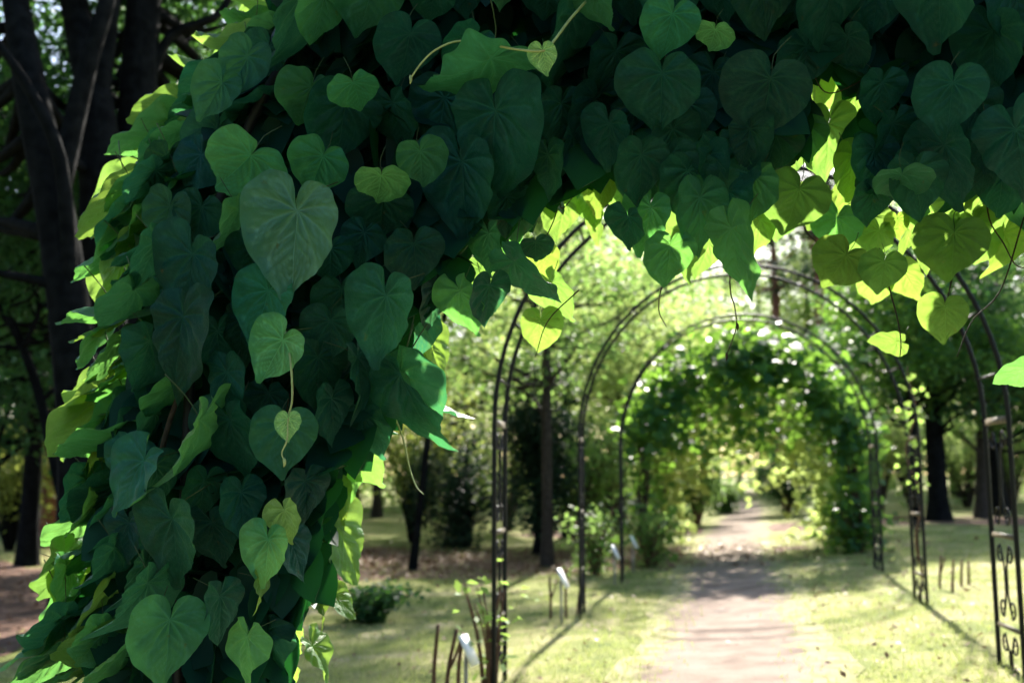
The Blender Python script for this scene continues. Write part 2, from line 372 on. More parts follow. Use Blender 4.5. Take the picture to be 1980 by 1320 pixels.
#@@ARCHES
# ------------------------------------------------------------------ iron arches
RX, SPR, TOP, DEP = 1.40, 1.42, 2.92, .40
def hoop_pts(dx=0, dz=0):
    L_ = np.linspace(-.35, SPR, 8); a = np.linspace(math.pi, 0, 42)
    left = [(-RX - dx, z) for z in L_[:-1]]; arc = [((RX + dx) * math.cos(t), SPR + (TOP - SPR + dz) * math.sin(t)) for t in a]
    right = [(RX + dx, z) for z in L_[:-1][::-1]]
    return np.array(left + arc + right)
def spiral(y0, z0, r0, turns, sgn, n=22):
    t = np.linspace(0, turns * 2 * math.pi, n); r = r0 * (1 - .8 * t / t[-1])
    return np.stack([y0 + sgn * r * np.sin(t), z0 + r * np.cos(t)], -1)
def arch_meshes():
    h = hoop_pts(); out = []
    for y in (0, DEP):
        P = np.stack([h[:, 0], np.full(len(h), y), h[:, 1]], -1); v, q, t = tube(P, .014, 8); out.append(('hoop', mesh('hoop', v, [q, t], M['iron'])))
    for s in (-1, 1):
        for z, hh in ((.31, .022), (.80, .028), (1.43, .04)):
            v, f = box(s * RX, DEP / 2, z, .012, DEP - .024, hh); out.append(('rung', mesh('rung', v, f, M['iron_worn'], False)))
        # scrolls between the rungs, in the plane of the ladder
        for z0, z1 in ((-.02, .30), (.33, .78), (.83, 1.40)):
            m_ = (z0 + z1) / 2; hgt = z1 - z0
            for sg in (-1, 1):
                up = spiral(DEP / 2 + sg * .07, z1 - .085, .055, 1.1, sg)
                dn = spiral(DEP / 2 + sg * .07, z0 + .085, .055, 1.1, sg); dn[:, 1] = z0 + z1 - up[:, 1]
                c = np.vstack([up[::-1], [[DEP / 2 + sg * .035, z1 - .10], [DEP / 2 + sg * .018, m_ + hgt * .15], [DEP / 2 + sg * .018, m_ - hgt * .15], [DEP / 2 + sg * .035, z0 + .10]], dn])
                P = np.stack([np.full(len(c), s * RX), c[:, 0], c[:, 1]], -1); v, q, t = tube(P, .0058, 5); out.append(('scroll', mesh('scroll', v, [q, t], M['iron'])))
    for a in np.linspace(10, 170, 13):
        x, z = RX * math.cos(R(a)), SPR + (TOP - SPR) * math.sin(R(a))
        v, q, t = tube([[x, .012, z], [x, DEP - .012, z]], .008, 6); out.append(('rung', mesh('rung', v, [q, t], M['iron'])))
    return out
AM = arch_meshes()
ARCH_Y = [2.46, 5.69, 8.64, 11.42, 14.15, 16.9]
labels = ['black iron garden arch carrying the large leaved vine in the foreground',
          'bare black iron arch, nearest one without leaves, white tag at its foot',
          'bare black iron arch, middle of the three open hoops over the path',
          'bare black iron arch, third open hoop just before the leafy bower',
          'iron arch buried in the leafy bower beyond the bare hoops',
          'farthest iron arch at the back end of the leafy bower']
arches = []
for yv, lb in zip(ARCH_Y, labels):
    a = empty('garden_arch', (float(xc(yv)), yv, 0)); tag(a, lb, 'arch', 'iron arches over the path')
    for nm, me in AM: obj(nm, me, a)
    arches.append(a)

#@@VINE
# ------------------------------------------------------------------ the large vine
PH = np.array([0, 4, 9, 16, 30, 50, 70, 90, 110, 128, 143, 156, 166, 173, 177.5])
def outline(wide=1., point=1., lobe=1.):
    RR = np.array([.86, .79, .73, .675, .605, .56, .53, .505, .48, .44, .395, .34, .275, .195, .10])
    RR[:5] = .62 + (RR[:5] - .62) * point; RR[9:] *= lobe
    x, y = RR * np.sin(np.radians(PH)) * wide, -RR * np.cos(np.radians(PH)); return np.degrees(np.arctan2(x, -y)), np.hypot(x, y)
def vein_lines(wide):
    Ls = []
    ph, rr = outline(wide)
    def ray(phi, f=.9, bend=10, w=1., r0=0, o=(0, 0)):
        t = np.linspace(0, 1, 14); a = np.radians(phi - bend * t ** 1.3); rmax = np.interp(abs(phi - bend), ph, rr) * f
        rad = r0 + (rmax - r0) * t; return np.stack([rad * np.sin(a), -rad * np.cos(a)], -1), w
    for s in (-1, 1):
        for phi, f, bend in ((38, .93, 12), (72, .9, 14), (112, .88, 12), (146, .85, 6)):
            P, w = ray(phi, f, bend); P = P * [s, 1]; Ls.append((P, .9))
            for t in (5, 8, 11):
                o = P[t]; d = P[t + 1] - P[t]; d = d / np.linalg.norm(d)
                for sg in (-1, 1):
                    an = sg * R(42); dd = np.array([d[0] * math.cos(an) - d[1] * math.sin(an), d[0] * math.sin(an) + d[1] * math.cos(an)])
                    u = np.linspace(0, 1, 6)[:, None]; Ls.append((o + dd * u * .13 + d * u ** 2 * .04, .5))
        for t in (.22, .38, .52, .64, .74):
            u = np.linspace(0, 1, 10)[:, None]; o = np.array([0, -.8 * t]); ln = .42 * (1 - t) + .06
            Ls.append((o + np.hstack([s * u * ln * .78, -u * ln * .62 - .05 * u ** 2]), .75))
    return Ls
def leaf_mesh(i, wide=1., point=1., fold=.12, droop=.25, cup=.1, wave=.03, curl=0., seed=0, twist=0., lobe=1.):
    r = np.random.default_rng(seed); ph, rr = outline(wide, point, lobe)
    na, nr = 49, 26
    a1 = np.linspace(0, 1, na); a1 = 177.5 * a1 ** 1.05
    ang = np.concatenate([-a1[::-1][:-1], a1]); A = len(ang)
    sk = r.normal() * .16; asym = 1 + r.normal() * .06 * np.sign(ang)
    ro = np.interp(np.abs(ang), ph, rr) * asym * (1 + .014 * np.sin(np.radians(ang) * 5 + r.random() * 6) + .010 * np.sin(np.radians(ang) * 11 + r.random() * 6))
    t = np.linspace(0, 1, nr + 1)[1:] ** .9
    X = (t[:, None] * ro * np.sin(np.radians(ang))).ravel(); Y = (-t[:, None] * ro * np.cos(np.radians(ang))).ravel()
    X = np.concatenate([[0], X]); Y = np.concatenate([[0], Y]); TT = np.concatenate([[0], np.repeat(t, A)]); AA = np.concatenate([[0], np.tile(np.radians(ang), nr)])
    vein = np.zeros(len(X)); PT = np.stack([X, Y], -1)
    for P, w in vein_lines(wide):
        a, b = P[:-1], P[1:]; ab = b - a
        u = np.clip(((PT[:, None] - a) * ab).sum(-1) / (ab ** 2).sum(-1), 0, 1); d = np.linalg.norm(PT[:, None] - a - u[..., None] * ab, axis=-1).min(1)
        vein = np.maximum(vein, w * np.exp(-(d / .0125) ** 2)); 
    puff = np.zeros(len(X))
    dm = np.full(len(X), 9.)
    for P, w in vein_lines(wide):
        if w < .6: continue
        a, b = P[:-1], P[1:]; ab = b - a
        u = np.clip(((PT[:, None] - a) * ab).sum(-1) / (ab ** 2).sum(-1), 0, 1); d = np.linalg.norm(PT[:, None] - a - u[..., None] * ab, axis=-1).min(1); dm = np.minimum(dm, d)
    dm = np.minimum(dm, np.abs(X) + np.where(Y > 0, .03, 0)); puff = (np.minimum(dm, .075) / .075) ** .7
    Z = fold * (np.abs(X) - .0) + .042 * puff + cup * (X ** 2 + (Y + .2) ** 2) - droop * np.clip(-Y - .05, 0, 2) ** 2 * 1.1 - .25 * np.clip(Y, 0, 1) ** 2
    Z += wave * np.sin(AA * 4 + r.random() * 6) * TT ** 2 + wave * .6 * np.sin(AA * 9 + r.random() * 6) * TT ** 3 + .012 * np.sin(X * 17 + r.random() * 6) * np.sin(Y * 14 + r.random() * 6)
    side = 1 if curl > 0 else -1
    if curl: Z -= abs(curl) * np.clip(side * X - .12, 0, 1) ** 1.5 * 3.2
    if twist: Z += twist * X * (-Y)
    V = np.stack([X * (1 - .25 * abs(curl) * (side * X > .15)) + sk * Y ** 2 * np.sign(-Y), Y, Z], -1)
    T = np.stack([np.zeros(A - 1, int), 1 + np.arange(A - 1), 2 + np.arange(A - 1)], -1)
    ii, jj = np.meshgrid(np.arange(nr - 1), np.arange(A - 1), indexing='ij'); k = (1 + ii * A + jj).ravel()
    Q = np.stack([k, k + A, k + A + 1, k + 1], -1)
    # petiole, rising back into the vine
    pp = spline([[0, -.01, -.004], [0, .06, -.05], [.03 * r.normal(), .17, -.22], [.06 * r.normal(), .30, -.46]], 7); pv, pq, pt = tube(pp, np.linspace(.0055, .007, 7), 5)
    n0 = len(V); V = np.vstack([V, pv]); F = [T, Q, pq + n0, pt + n0]
    mi = np.concatenate([np.zeros(len(T) + len(Q)), np.ones(len(pq) + len(pt))])
    # consistent winding: upper face +Z
    pos = np.vstack([np.stack([X, Y, Z * 0], -1), np.zeros((len(pv), 3)) + [9, 9, 0]])
    F[0] = F[0][:, ::-1] if np.cross(V[T[0][1]] - V[T[0][0]], V[T[0][2]] - V[T[0][0]])[2] < 0 else F[0]
    q0 = Q[len(Q) // 2]; F[1] = Q[:, ::-1] if np.cross(V[q0[1]] - V[q0[0]], V[q0[2]] - V[q0[0]])[2] < 0 else Q
    return mesh('leaf', V, F, [M['leaf'], M['petiole']], True, mi, {'vein': np.concatenate([vein, np.zeros(len(pv))]), 'leaf_pos': pos})
LM = [leaf_mesh(0, 1.0, 1.0, .06, .16, .10, .022, 0, 11), leaf_mesh(1, 1.05, .75, .10, .22, .04, .030, 0, 12, 0, .92), leaf_mesh(2, .94, 1.25, .14, .30, .0, .034, 0, 13, .15, 1.05),
      leaf_mesh(3, 1.04, .8, .02, .10, .22, .026, 0, 14, 0, 1.1), leaf_mesh(4, 1.0, 1.1, .16, .36, .08, .045, .35, 15), leaf_mesh(5, .98, .9, .08, .26, .0, .05, -.4, 16, 0, .9),
      leaf_mesh(6, 1.08, .6, .05, .18, -.12, .04, 0, 17, -.2, .85), leaf_mesh(7, .90, 1.4, .22, .34, .0, .044, .2, 18, .25, 1.1),
      leaf_mesh(10, .97, 1.1, .10, .12, .05, .05, 0, 21, .35, .95), leaf_mesh(11, 1.1, .5, .0, .30, -.05, .055, 0, 22, -.3, 1.1), leaf_mesh(12, .92, 1.3, .05, .45, .05, .035, -.25, 23, .1, .9),
      leaf_mesh(13, 1.0, .9, .18, .05, -.2, .06, 0, 24, -.15, 1.0)]
FOLDED = leaf_mesh(8, .9, 1.2, .55, .38, .0, .04, 0, 19, .2)
YOUNG = leaf_mesh(9, .98, 1.0, .03, .10, .06, .012, 0, 20)

vine = empty('climbing_vine', (float(xc(2.46)) - RX, 2.66, -.08))
tag(vine, 'huge dark green climbing vine with heart shaped leaves covering the nearest arch', 'vine')
VI = Matrix.Translation(-vine.location)
C_MAT, C_MID, C_YNG, C_YEL = (.0045, .050, .047), (.013, .092, .068), (.075, .30, .12), (.025, .106, .032)  # the yellow tone puts backlit glow into the leaf colour
C_LIT, C_HERO = (.018, .150, .090), (.046, .165, .135)  # lighter leaf tones: skylight and sheen put into the colour
lr = np.random.default_rng(77); n_leaf = 0
def place(bx, by, tx, ty, Wp, Y, col=C_MAT, var=None, tip=None, side=None, jit=.10):
    """one leaf: stalk end at photo pixel (bx,by), tip at (tx,ty), Wp wide, at depth Y"""
    global n_leaf
    B = at(bx, by, Y); n_ = unit(CC - B); d2 = np.array([tx - bx, ty - by], float); ln = np.hypot(*d2)
    e = unit(CR * d2[0] - CU * d2[1]); e = unit(e - n_ * (e @ n_)); l = np.cross(n_, -e)
    k = np.linalg.norm(B - CC) / FPX / math.sqrt(1 + ((bx - 990) ** 2 + (by - 660) ** 2) / FPX ** 2)
    sL, sW = ln * k / .78, Wp * k / 1.01; s = max(sL, sW); q = sW / max(sL, 1e-6)
    a_tip = math.acos(min(1, max(.28, 1 / q))) if q > 1 else 0; a_side = math.acos(min(1, max(.22, q))) if q < 1 else 0
    if a_tip < .25: a_tip = max(a_tip, .16 + lr.random() * .14)
    a_tip *= (tip if tip is not None else 1)
    sg = side if side is not None else (1 if lr.random() < .5 else -1)
    # local frame: -Y = tip direction, Z = upper face, X = lateral
    Mx = np.stack([l, -e, n_], 1)                       # columns
    rot = Matrix([[float(v) for v in row] for row in Mx])
    rx = Matrix.Rotation(a_tip * 1.0, 3, 'X'); ry = Matrix.Rotation(sg * a_side, 3, 'Y')
    m = rot @ rx @ ry @ Matrix.Rotation(lr.normal() * jit, 3, 'X') @ Matrix.Rotation(lr.normal() * jit, 3, 'Y')
    me = LM[var if var is not None else int(lr.integers(0, len(LM)))] if not isinstance(var, bpy.types.Mesh) else var
    o = obj('leaf', me, vine)
    f = 1 + lr.normal() * .12; hue = lr.normal() * .08
    o.color = (col[0] * f * (1 + hue), col[1] * f, col[2] * f * (1 - hue), 1)
    W4 = Matrix.Translation(Vector(B)) @ (m.to_4x4()) @ Matrix.Scale(s, 4)
    o.matrix_local = VI @ W4
    n_leaf += 1
    return o
Fd, Md, Bd = 2.26, 2.44, 2.86
front = [ # base x,y  tip x,y  width  depth  colour variant
 (576,408,575,574,190,2.20,C_HERO,0),(486,299,430,362,158,2.24,C_LIT,3),(625,302,598,372,114,2.25,C_LIT,1),(737,338,734,381,104,2.24,C_YNG,3),
 (812,292,822,358,98,Fd,C_MID,3),(683,160,702,220,96,2.22,C_LIT,1),(793,66,775,165,128,2.24,C_MAT,0),(958,214,972,385,164,2.28,C_MAT,2),
 (948,112,838,227,92,2.22,C_LIT,4),(915,75,868,144,92,2.30,C_MAT,1),(722,-30,695,72,134,2.22,C_MID,0),(625,-5,607,88,88,2.22,C_MID,1),
 (580,-12,552,146,134,2.28,C_MAT,2),(602,168,570,242,128,2.30,C_MID,5),(1105,30,1088,192,132,2.36,C_MAT,0),(1225,215,1215,300,100,2.44,C_MAT,1),(1330,200,1325,290,110,2.40,C_MAT,0),(1440,300,1430,380,90,2.40,C_MAT,1),(1690,290,1690,370,90,2.42,C_MAT,0),(1780,300,1775,380,90,2.40,C_MAT,1),(1905,300,1900,380,100,2.38,C_MAT,1),(1240,330,1232,410,90,2.42,C_MAT,0),(1240,300,1236,395,105,2.33,C_MAT,0),(1330,330,1322,425,110,2.39,C_MAT,1),(1410,370,1400,455,95,2.45,C_MAT,2),(1770,330,1770,425,100,2.33,C_MAT,1),(1860,320,1850,410,100,2.39,C_MAT,2),(1940,330,1930,420,100,2.45,C_MAT,3),(1180,240,1176,330,100,2.36,C_MAT,0),(1085,200,1080,290,100,2.42,C_MAT,1),(1450,250,1446,330,90,2.33,C_MAT,2),(1300,250,1296,330,90,2.39,C_MAT,3),(1690,370,1688,440,80,2.45,C_MAT,0),(1215,420,1210,490,75,2.36,C_MAT,1),(1370,300,1372,380,85,2.42,C_MAT,2),(1920,250,1915,340,100,2.33,C_MAT,3),(980,380,985,460,80,2.45,C_MAT,1),(1060,300,1056,380,80,2.36,C_MAT,2),(430,160,400,235,90,2.36,C_MID,0),(390,300,350,380,90,2.42,C_MAT,5),(470,230,440,300,85,2.48,C_MAT,10),(330,400,300,480,85,2.39,C_MID,3),(420,250,385,330,90,2.45,C_MAT,8),(300,470,262,560,80,2.36,C_MAT,1),(340,740,310,830,90,2.42,C_MID,6),(300,800,262,890,85,2.48,C_MAT,11),(290,660,250,750,80,2.39,C_MAT,4),(250,880,215,960,80,2.45,C_MID,9),(280,1090,245,1170,80,2.36,C_MAT,2),(220,1060,180,1140,75,2.42,C_MAT,7),(330,560,300,640,90,2.48,C_MID,0),(390,400,370,480,95,2.39,C_MAT,5),(440,330,425,405,90,2.45,C_MAT,10),(480,110,450,190,90,2.36,C_MID,3),(520,90,500,160,90,2.42,C_MAT,8),(300,330,262,410,80,2.48,C_MAT,1),(260,560,215,650,70,2.39,C_MID,6),(400,560,385,640,90,2.45,C_MAT,11),(470,620,455,700,90,2.36,C_MAT,4),(200,1220,150,1300,80,2.42,C_MID,9),(260,1260,230,1330,80,2.48,C_MAT,2),(310,1030,290,1110,80,2.39,C_MAT,7),(1140,-30,1190,52,76,2.24,C_MID,1),
 (990,-50,985,24,78,2.24,C_MID,0),(1300,28,1280,112,112,2.22,C_LIT,1),(1383,56,1375,93,76,2.24,C_YNG,3),(1300,-45,1322,60,134,2.26,C_MAT,0),
 (1470,-52,1475,69,142,2.24,C_MAT,1),(1610,-40,1600,94,136,2.30,C_MAT,0),(1820,-62,1798,98,184,2.18,C_MAT,0),(1490,152,1470,273,176,2.24,C_MAT,0),
 (1280,142,1275,259,158,2.27,C_MAT,1),(1842,160,1832,263,138,2.20,C_MAT,0),(1743,336,1735,396,110,2.26,C_MID,3),(1705,160,1695,238,88,2.40,C_MAT,1),
 (1828,280,1855,406,128,2.33,C_MAT,0),(1965,250,1985,406,155,2.25,C_MAT,2),(1725,240,1728,330,80,2.42,C_MAT,1),(1500,262,1480,346,104,2.5,C_MAT,1),
 (1295,302,1300,402,128,2.40,C_MAT,0),(1385,286,1390,376,98,2.42,C_MAT,1),(1105,262,1103,352,66,2.46,C_MAT,2),(1040,330,1030,400,76,2.5,C_MAT,1),
 (895,312,905,462,138,2.36,C_MAT,0),(800,472,810,563,108,2.34,C_MAT,1),(748,572,745,706,144,2.24,C_MAT,0),(945,452,950,537,84,2.42,C_MAT,1),
 (890,562,922,652,84,2.40,C_MID,1),(945,552,957,632,80,2.36,C_MAT,0),(995,506,1062,604,82,2.38,C_MAT,2),(1035,468,1038,508,66,2.40,C_MAT,3),
 (548,657,498,736,108,2.20,C_YNG,0),(520,562,500,662,122,2.26,C_LIT,0),(375,492,345,627,134,2.30,C_MAT,0),(355,612,340,761,128,2.27,C_MAT,2),
 (552,822,553,923,128,2.28,C_MID,0),(445,812,455,941,112,2.30,C_MAT,1),(385,812,346,963,112,2.24,C_MID,2),(550,986,570,1048,66,2.24,(.06,.16,.075),1),
 (520,1042,510,1129,82,2.22,C_LIT,0),(335,1002,325,1136,128,2.25,C_MAT,0),(328,1197,325,1320,136,2.18,C_MID,0),(285,1126,226,1226,106,2.26,C_MAT,2),
 (425,1152,428,1244,74,2.30,C_MAT,1),(465,952,470,1040,88,2.34,C_MAT,0),(278,892,217,992,88,2.28,C_MID,1),(776,722,842,878,84,2.38,C_MAT,10),(778,720,838,868,88,2.42,C_MAT,2),(772,718,826,850,92,2.46,C_MAT,1),(800,590,806,706,115,2.70,C_MAT,1),(730,640,745,740,110,2.62,C_MAT,0),  # copies behind the folded leaf and leaves above it, added to block sun
 (460,405,425,500,70,2.30,C_MID,5),(490,480,470,555,80,2.32,C_MAT,1),(668,200,650,320,118,2.36,C_MAT,0),(740,385,735,465,125,2.36,C_MAT,1),
 (640,620,640,705,110,2.34,C_MAT,0),(440,720,445,815,90,2.30,C_MAT,7),(615,690,620,790,100,2.38,C_MAT,1),(660,560,665,640,110,2.38,C_MAT,1),
 (560,1040,580,1120,70,2.40,C_MAT,0),(690,690,715,790,80,2.36,C_MAT,2),(640,770,650,860,90,2.38,C_MAT,0),(410,1010,430,1100,95,2.36,C_MAT,1),
 (705,450,690,520,80,2.36,C_MAT,5),(1190,100,1185,200,100,2.42,C_MAT,1),(1150,190,1150,290,110,2.46,C_MAT,0),(1380,140,1375,230,100,2.42,C_MAT,1),
 (1560,90,1555,180,100,2.44,C_MAT,1),(1640,70,1660,150,90,2.40,C_MAT,0),(1920,60,1925,180,130,2.32,C_MAT,0),(1960,-20,1975,90,120,2.28,C_MAT,1),
 (1700,-30,1690,70,110,2.34,C_MAT,1),(1880,200,1905,300,100,2.36,C_MAT,1),(840,-20,830,40,90,2.30,C_MAT,1),(900,-30,905,30,80,2.34,C_MAT,0),
 (1060,-30,1055,40,100,2.34,C_MAT,1),(1220,-40,1225,45,90,2.36,C_MAT,0),(1390,-40,1400,50,90,2.34,C_MAT,1),(1545,-30,1530,50,80,2.38,C_MAT,0),
 (760,200,770,300,110,2.40,C_MAT,1),(860,190,850,290,120,2.42,C_MAT,0),(1020,130,1010,230,110,2.42,C_MAT,1),(640,480,640,540,90,2.32,C_MAT,1),
 (420,640,425,720,90,2.36,C_MAT,0),(520,760,520,830,80,2.40,C_MAT,1),(300,900,310,985,80,2.36,C_MAT,1),(395,930,385,1010,80,2.38,C_MAT,0),
 (480,1230,470,1318,70,2.26,C_MID,5),(500,1120,507,1176,24,2.24,C_YEL,7),(590,930,600,1010,80,2.40,C_MAT,1),(250,1010,235,1090,60,2.38,C_MAT,1)]
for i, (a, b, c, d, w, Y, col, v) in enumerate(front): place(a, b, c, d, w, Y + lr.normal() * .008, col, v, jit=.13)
back = [ # rear layer, the sun behind it
 (1195,330,1190,420,84,2.72,C_YEL,0),(1270,420,1262,510,92,2.60,C_YEL,5),(1330,445,1322,535,86,2.74,C_YEL,10),(1400,400,1392,488,90,2.66,C_MID,3),(1470,425,1466,500,80,2.72,C_YEL,8),(1510,400,1496,470,84,2.78,C_YEL,1),(1575,380,1566,455,84,2.80,C_YEL,6),(1690,420,1684,492,80,2.84,C_YEL,11),(1790,400,1786,480,90,2.74,C_YEL,4),(1880,440,1876,520,86,2.74,C_YEL,9),(1940,450,1936,530,90,2.80,C_YEL,2),(1975,360,1970,460,100,2.70,C_MID,7),(1800,470,1796,530,60,2.88,C_YEL,0),(1620,420,1606,500,84,2.70,C_MID,5),(1560,240,1550,320,86,2.72,C_MID,10),(1650,300,1640,390,80,2.76,C_YEL,3),(1135,300,1130,380,80,2.76,C_MID,8),(1070,340,1060,420,80,2.84,C_YEL,1),(980,440,985,520,74,2.70,C_MID,6),(930,520,925,590,74,2.84,C_YEL,11),
 (532,-6,446,30,76,2.96,C_YEL,1),(526,44,440,92,68,2.95,C_YEL,6),(470,84,412,118,70,2.94,C_YEL,9),(452,112,356,160,66,2.94,C_YEL,1),(350,196,262,250,62,2.93,C_YEL,6),(330,236,226,300,64,2.92,C_YEL,11),(242,362,158,454,72,2.90,C_YEL,1),(240,500,200,600,84,2.9,C_YEL,6),(215,738,124,812,58,2.88,C_YEL,9),(205,770,110,880,66,2.9,C_YEL,1),
 (1600,240,1600,351,104,2.80,C_YEL,0),(1545,366,1515,459,130,2.5,C_YEL,1),(1657,352,1625,438,90,2.84,C_YEL,0),(1845,449,1840,536,140,2.48,C_YEL,0),
 (1636,494,1590,563,108,2.5,C_YEL,1),(1710,506,1700,569,86,2.46,C_YEL,1),(1745,520,1776,579,72,2.92,C_YEL,0),(1690,540,1688,583,68,2.92,C_YEL,3),
 (1828,593,1828,656,94,2.46,C_YEL,0),(1733,660,1680,668,46,2.92,C_YEL,1),(1735,424,1738,461,48,2.74,C_YEL,YOUNG),(1700,446,1690,503,68,2.78,C_YEL,1),
 (1415,442,1438,570,100,2.34,C_MID,2),(1295,476,1290,558,100,2.36,C_MID,1),(1352,382,1350,492,110,2.38,C_MID,0),(1460,342,1450,436,90,2.40,C_MID,1),
 (1260,402,1245,492,90,2.40,C_MID,0),(1960,400,1930,506,100,2.92,C_YEL,0),(1905,372,1900,446,78,2.72,C_YEL,1),(1988,712,1927,742,60,2.60,C_MID,1),
 (1772,378,1772,446,60,2.70,C_MID,1),(1820,390,1835,440,70,2.94,C_YEL,1),(1090,384,1085,468,84,2.92,C_YEL,0),(1138,380,1140,452,66,2.90,C_YEL,1),
 (1155,410,1155,472,50,2.94,C_YEL,0),(1165,306,1162,416,92,2.68,C_YEL,0),(1205,240,1226,328,108,2.72,C_YEL,1),(1010,400,1006,476,62,2.6,C_MID,1),
 (1066,546,1112,618,66,2.90,C_YEL,1),(1045,619,1043,680,80,2.90,C_YEL,3),(1045,490,1055,556,82,2.92,C_YEL,0),(830,456,826,500,60,2.92,C_YEL,0),
 (835,380,825,450,60,2.92,C_YEL,1),(825,656,862,742,62,2.90,C_YEL,1),(808,660,812,735,60,2.88,C_YEL,0),(840,556,842,642,66,2.5,C_MAT,1),
 (735,760,738,850,84,2.88,C_YEL,1),(682,862,738,946,100,2.84,C_YEL,1),(704,800,732,896,96,2.5,C_MAT,1),(662,896,696,972,82,2.88,C_YEL,6),
 (640,950,672,1022,80,2.8,C_YEL,0),(645,1010,712,1122,108,2.84,C_YEL,1),(600,1106,646,1152,48,2.86,C_YEL,0),(646,1150,690,1192,40,2.86,C_YEL,1),
 (615,1160,632,1208,26,2.80,C_YEL,7),(604,1250,641,1316,34,2.84,C_YEL,7),(562,1200,590,1252,44,2.88,C_YEL,0),(556,1280,570,1326,40,2.86,C_YEL,1),
 (610,1020,620,1090,60,2.80,C_MID,0),(590,1080,580,1160,60,2.86,C_YEL,1),(540,1150,560,1220,60,2.6,C_MAT,0),(520,1220,545,1310,60,2.5,C_MAT,5),
 (880,535,890,575,60,2.92,C_YEL,1),(1620,150,1600,215,90,2.94,C_YEL,0),(1560,60,1540,130,80,2.92,C_YEL,1),(1480,100,1460,180,80,2.94,C_YEL,0),
 (1410,90,1400,170,80,2.93,C_YEL,1),(1650,190,1640,270,80,2.95,C_YEL,0),(1575,150,1590,230,80,2.88,C_YEL,1),(1900,230,1890,290,60,2.92,C_YEL,1),
 (1370,470,1350,540,70,2.90,C_YEL,0),(1390,230,1380,300,80,2.88,C_MID,1),(1290,240,1280,300,80,2.9,C_YEL,1),(1220,400,1215,455,40,2.90,C_YEL,1),
 (1120,230,1115,310,80,2.86,C_MID,0),(1230,340,1232,400,70,2.84,C_MID,1),(1430,260,1440,330,80,2.86,C_MID,1),(1330,400,1318,470,70,2.84,C_YEL,0),
 (1530,280,1520,350,70,2.86,C_YEL,1),(1660,440,1640,490,60,2.94,C_YEL,1),(1760,440,1750,500,50,2.9,C_YEL,1),(1850,370,1860,430,60,2.92,C_YEL,1)]
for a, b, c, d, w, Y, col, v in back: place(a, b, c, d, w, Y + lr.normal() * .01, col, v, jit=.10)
edge_l = [ # outer flank, seen nearly edge on
 (532,8,438,22,58,2.62,C_MID),(526,44,436,82,56,2.60,C_MID),(470,86,412,104,44,2.64,C_MID),(458,118,345,152,50,2.60,C_MID),(500,166,366,238,62,2.46,C_MID),
 (456,138,352,208,66,2.52,C_MAT),(352,196,248,238,56,2.62,C_MID),(332,238,208,292,58,2.60,C_MID),(302,284,256,382,76,2.48,C_MAT),(386,258,348,308,78,2.44,C_MAT),
 (242,358,150,456,62,2.62,C_YEL),(406,340,300,402,40,2.46,C_MID),(258,372,184,462,40,2.54,C_MAT),(336,454,236,538,48,2.44,C_MAT),(246,452,160,562,46,2.58,C_MID),
 (238,496,192,602,60,2.66,C_YEL),(302,556,134,656,44,2.50,C_MID),(220,596,164,722,54,2.56,C_MID),(294,636,208,734,66,2.46,C_YEL),(262,696,204,792,64,2.52,C_MID),
 (218,732,114,808,44,2.60,C_YEL),(202,766,102,882,66,2.60,C_MID),(258,772,188,842,44,2.50,C_YEL),(258,832,128,908,50,2.46,C_MID),(204,886,116,962,50,2.58,C_MID),
 (168,926,148,1012,56,2.50,C_MAT),(208,896,166,972,44,2.62,C_YEL),(216,996,186,1068,60,2.62,C_YEL),(152,1006,96,1068,52,2.60,C_MID),(264,1016,194,1104,52,2.40,C_MAT),
 (124,1070,74,1164,56,2.60,C_MID),(168,1086,118,1168,40,2.66,C_YEL),(186,1102,148,1168,36,2.68,C_YEL),(220,1126,138,1254,62,2.42,C_MAT),(124,1176,20,1278,50,2.56,C_MID),
 (124,1196,62,1294,66,2.44,C_MAT),(244,1226,128,1302,62,2.36,C_MID),(194,1276,118,1326,44,2.50,C_YEL),(124,1256,28,1326,46,2.56,C_MID),(300,420,225,500,60,2.5,C_MAT),
 (330,320,270,420,66,2.46,C_MAT),(290,520,230,600,60,2.48,C_MAT),(250,600,170,690,50,2.56,C_MID),(240,800,150,880,56,2.54,C_MID),(230,940,160,1030,60,2.5,C_MAT),
 (200,1040,130,1120,60,2.52,C_MAT),(180,1180,100,1240,60,2.5,C_MAT),(420,190,330,260,60,2.5,C_MAT),(480,60,400,130,70,2.5,C_MAT),(300,350,215,420,50,2.58,C_MID)]
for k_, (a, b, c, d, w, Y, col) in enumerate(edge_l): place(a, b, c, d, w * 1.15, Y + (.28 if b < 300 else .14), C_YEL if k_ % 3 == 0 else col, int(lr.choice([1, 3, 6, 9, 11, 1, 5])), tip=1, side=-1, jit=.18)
for a in ((1050,98,1057,143,58,2.17,(.22,.52,.22),YOUNG),(557,810,557,853,53,2.19,(.22,.52,.22),YOUNG),(1295,438,1300,452,26,2.7,C_YEL,YOUNG),(1850,430,1856,452,30,2.7,C_YEL,YOUNG)):  # young leaves paler still, light falling on them put into the colour
    place(*a[:7], a[7], jit=.03)

for k_, (a, b, c, d, w, Y, col) in enumerate(edge_l[::2]):     # smaller leaves tucked between them
    f = .6 + .2 * lr.random(); ox, oy = lr.normal() * 14 + 16, lr.normal() * 16 + 42
    place(a + ox, b + oy, a + ox + (c - a) * f, b + oy + (d - b) * f + 14, w * .95, Y + .05, C_MAT if k_ % 3 else C_MID, int(lr.choice([1, 3, 6, 8])), side=-1, jit=.2)

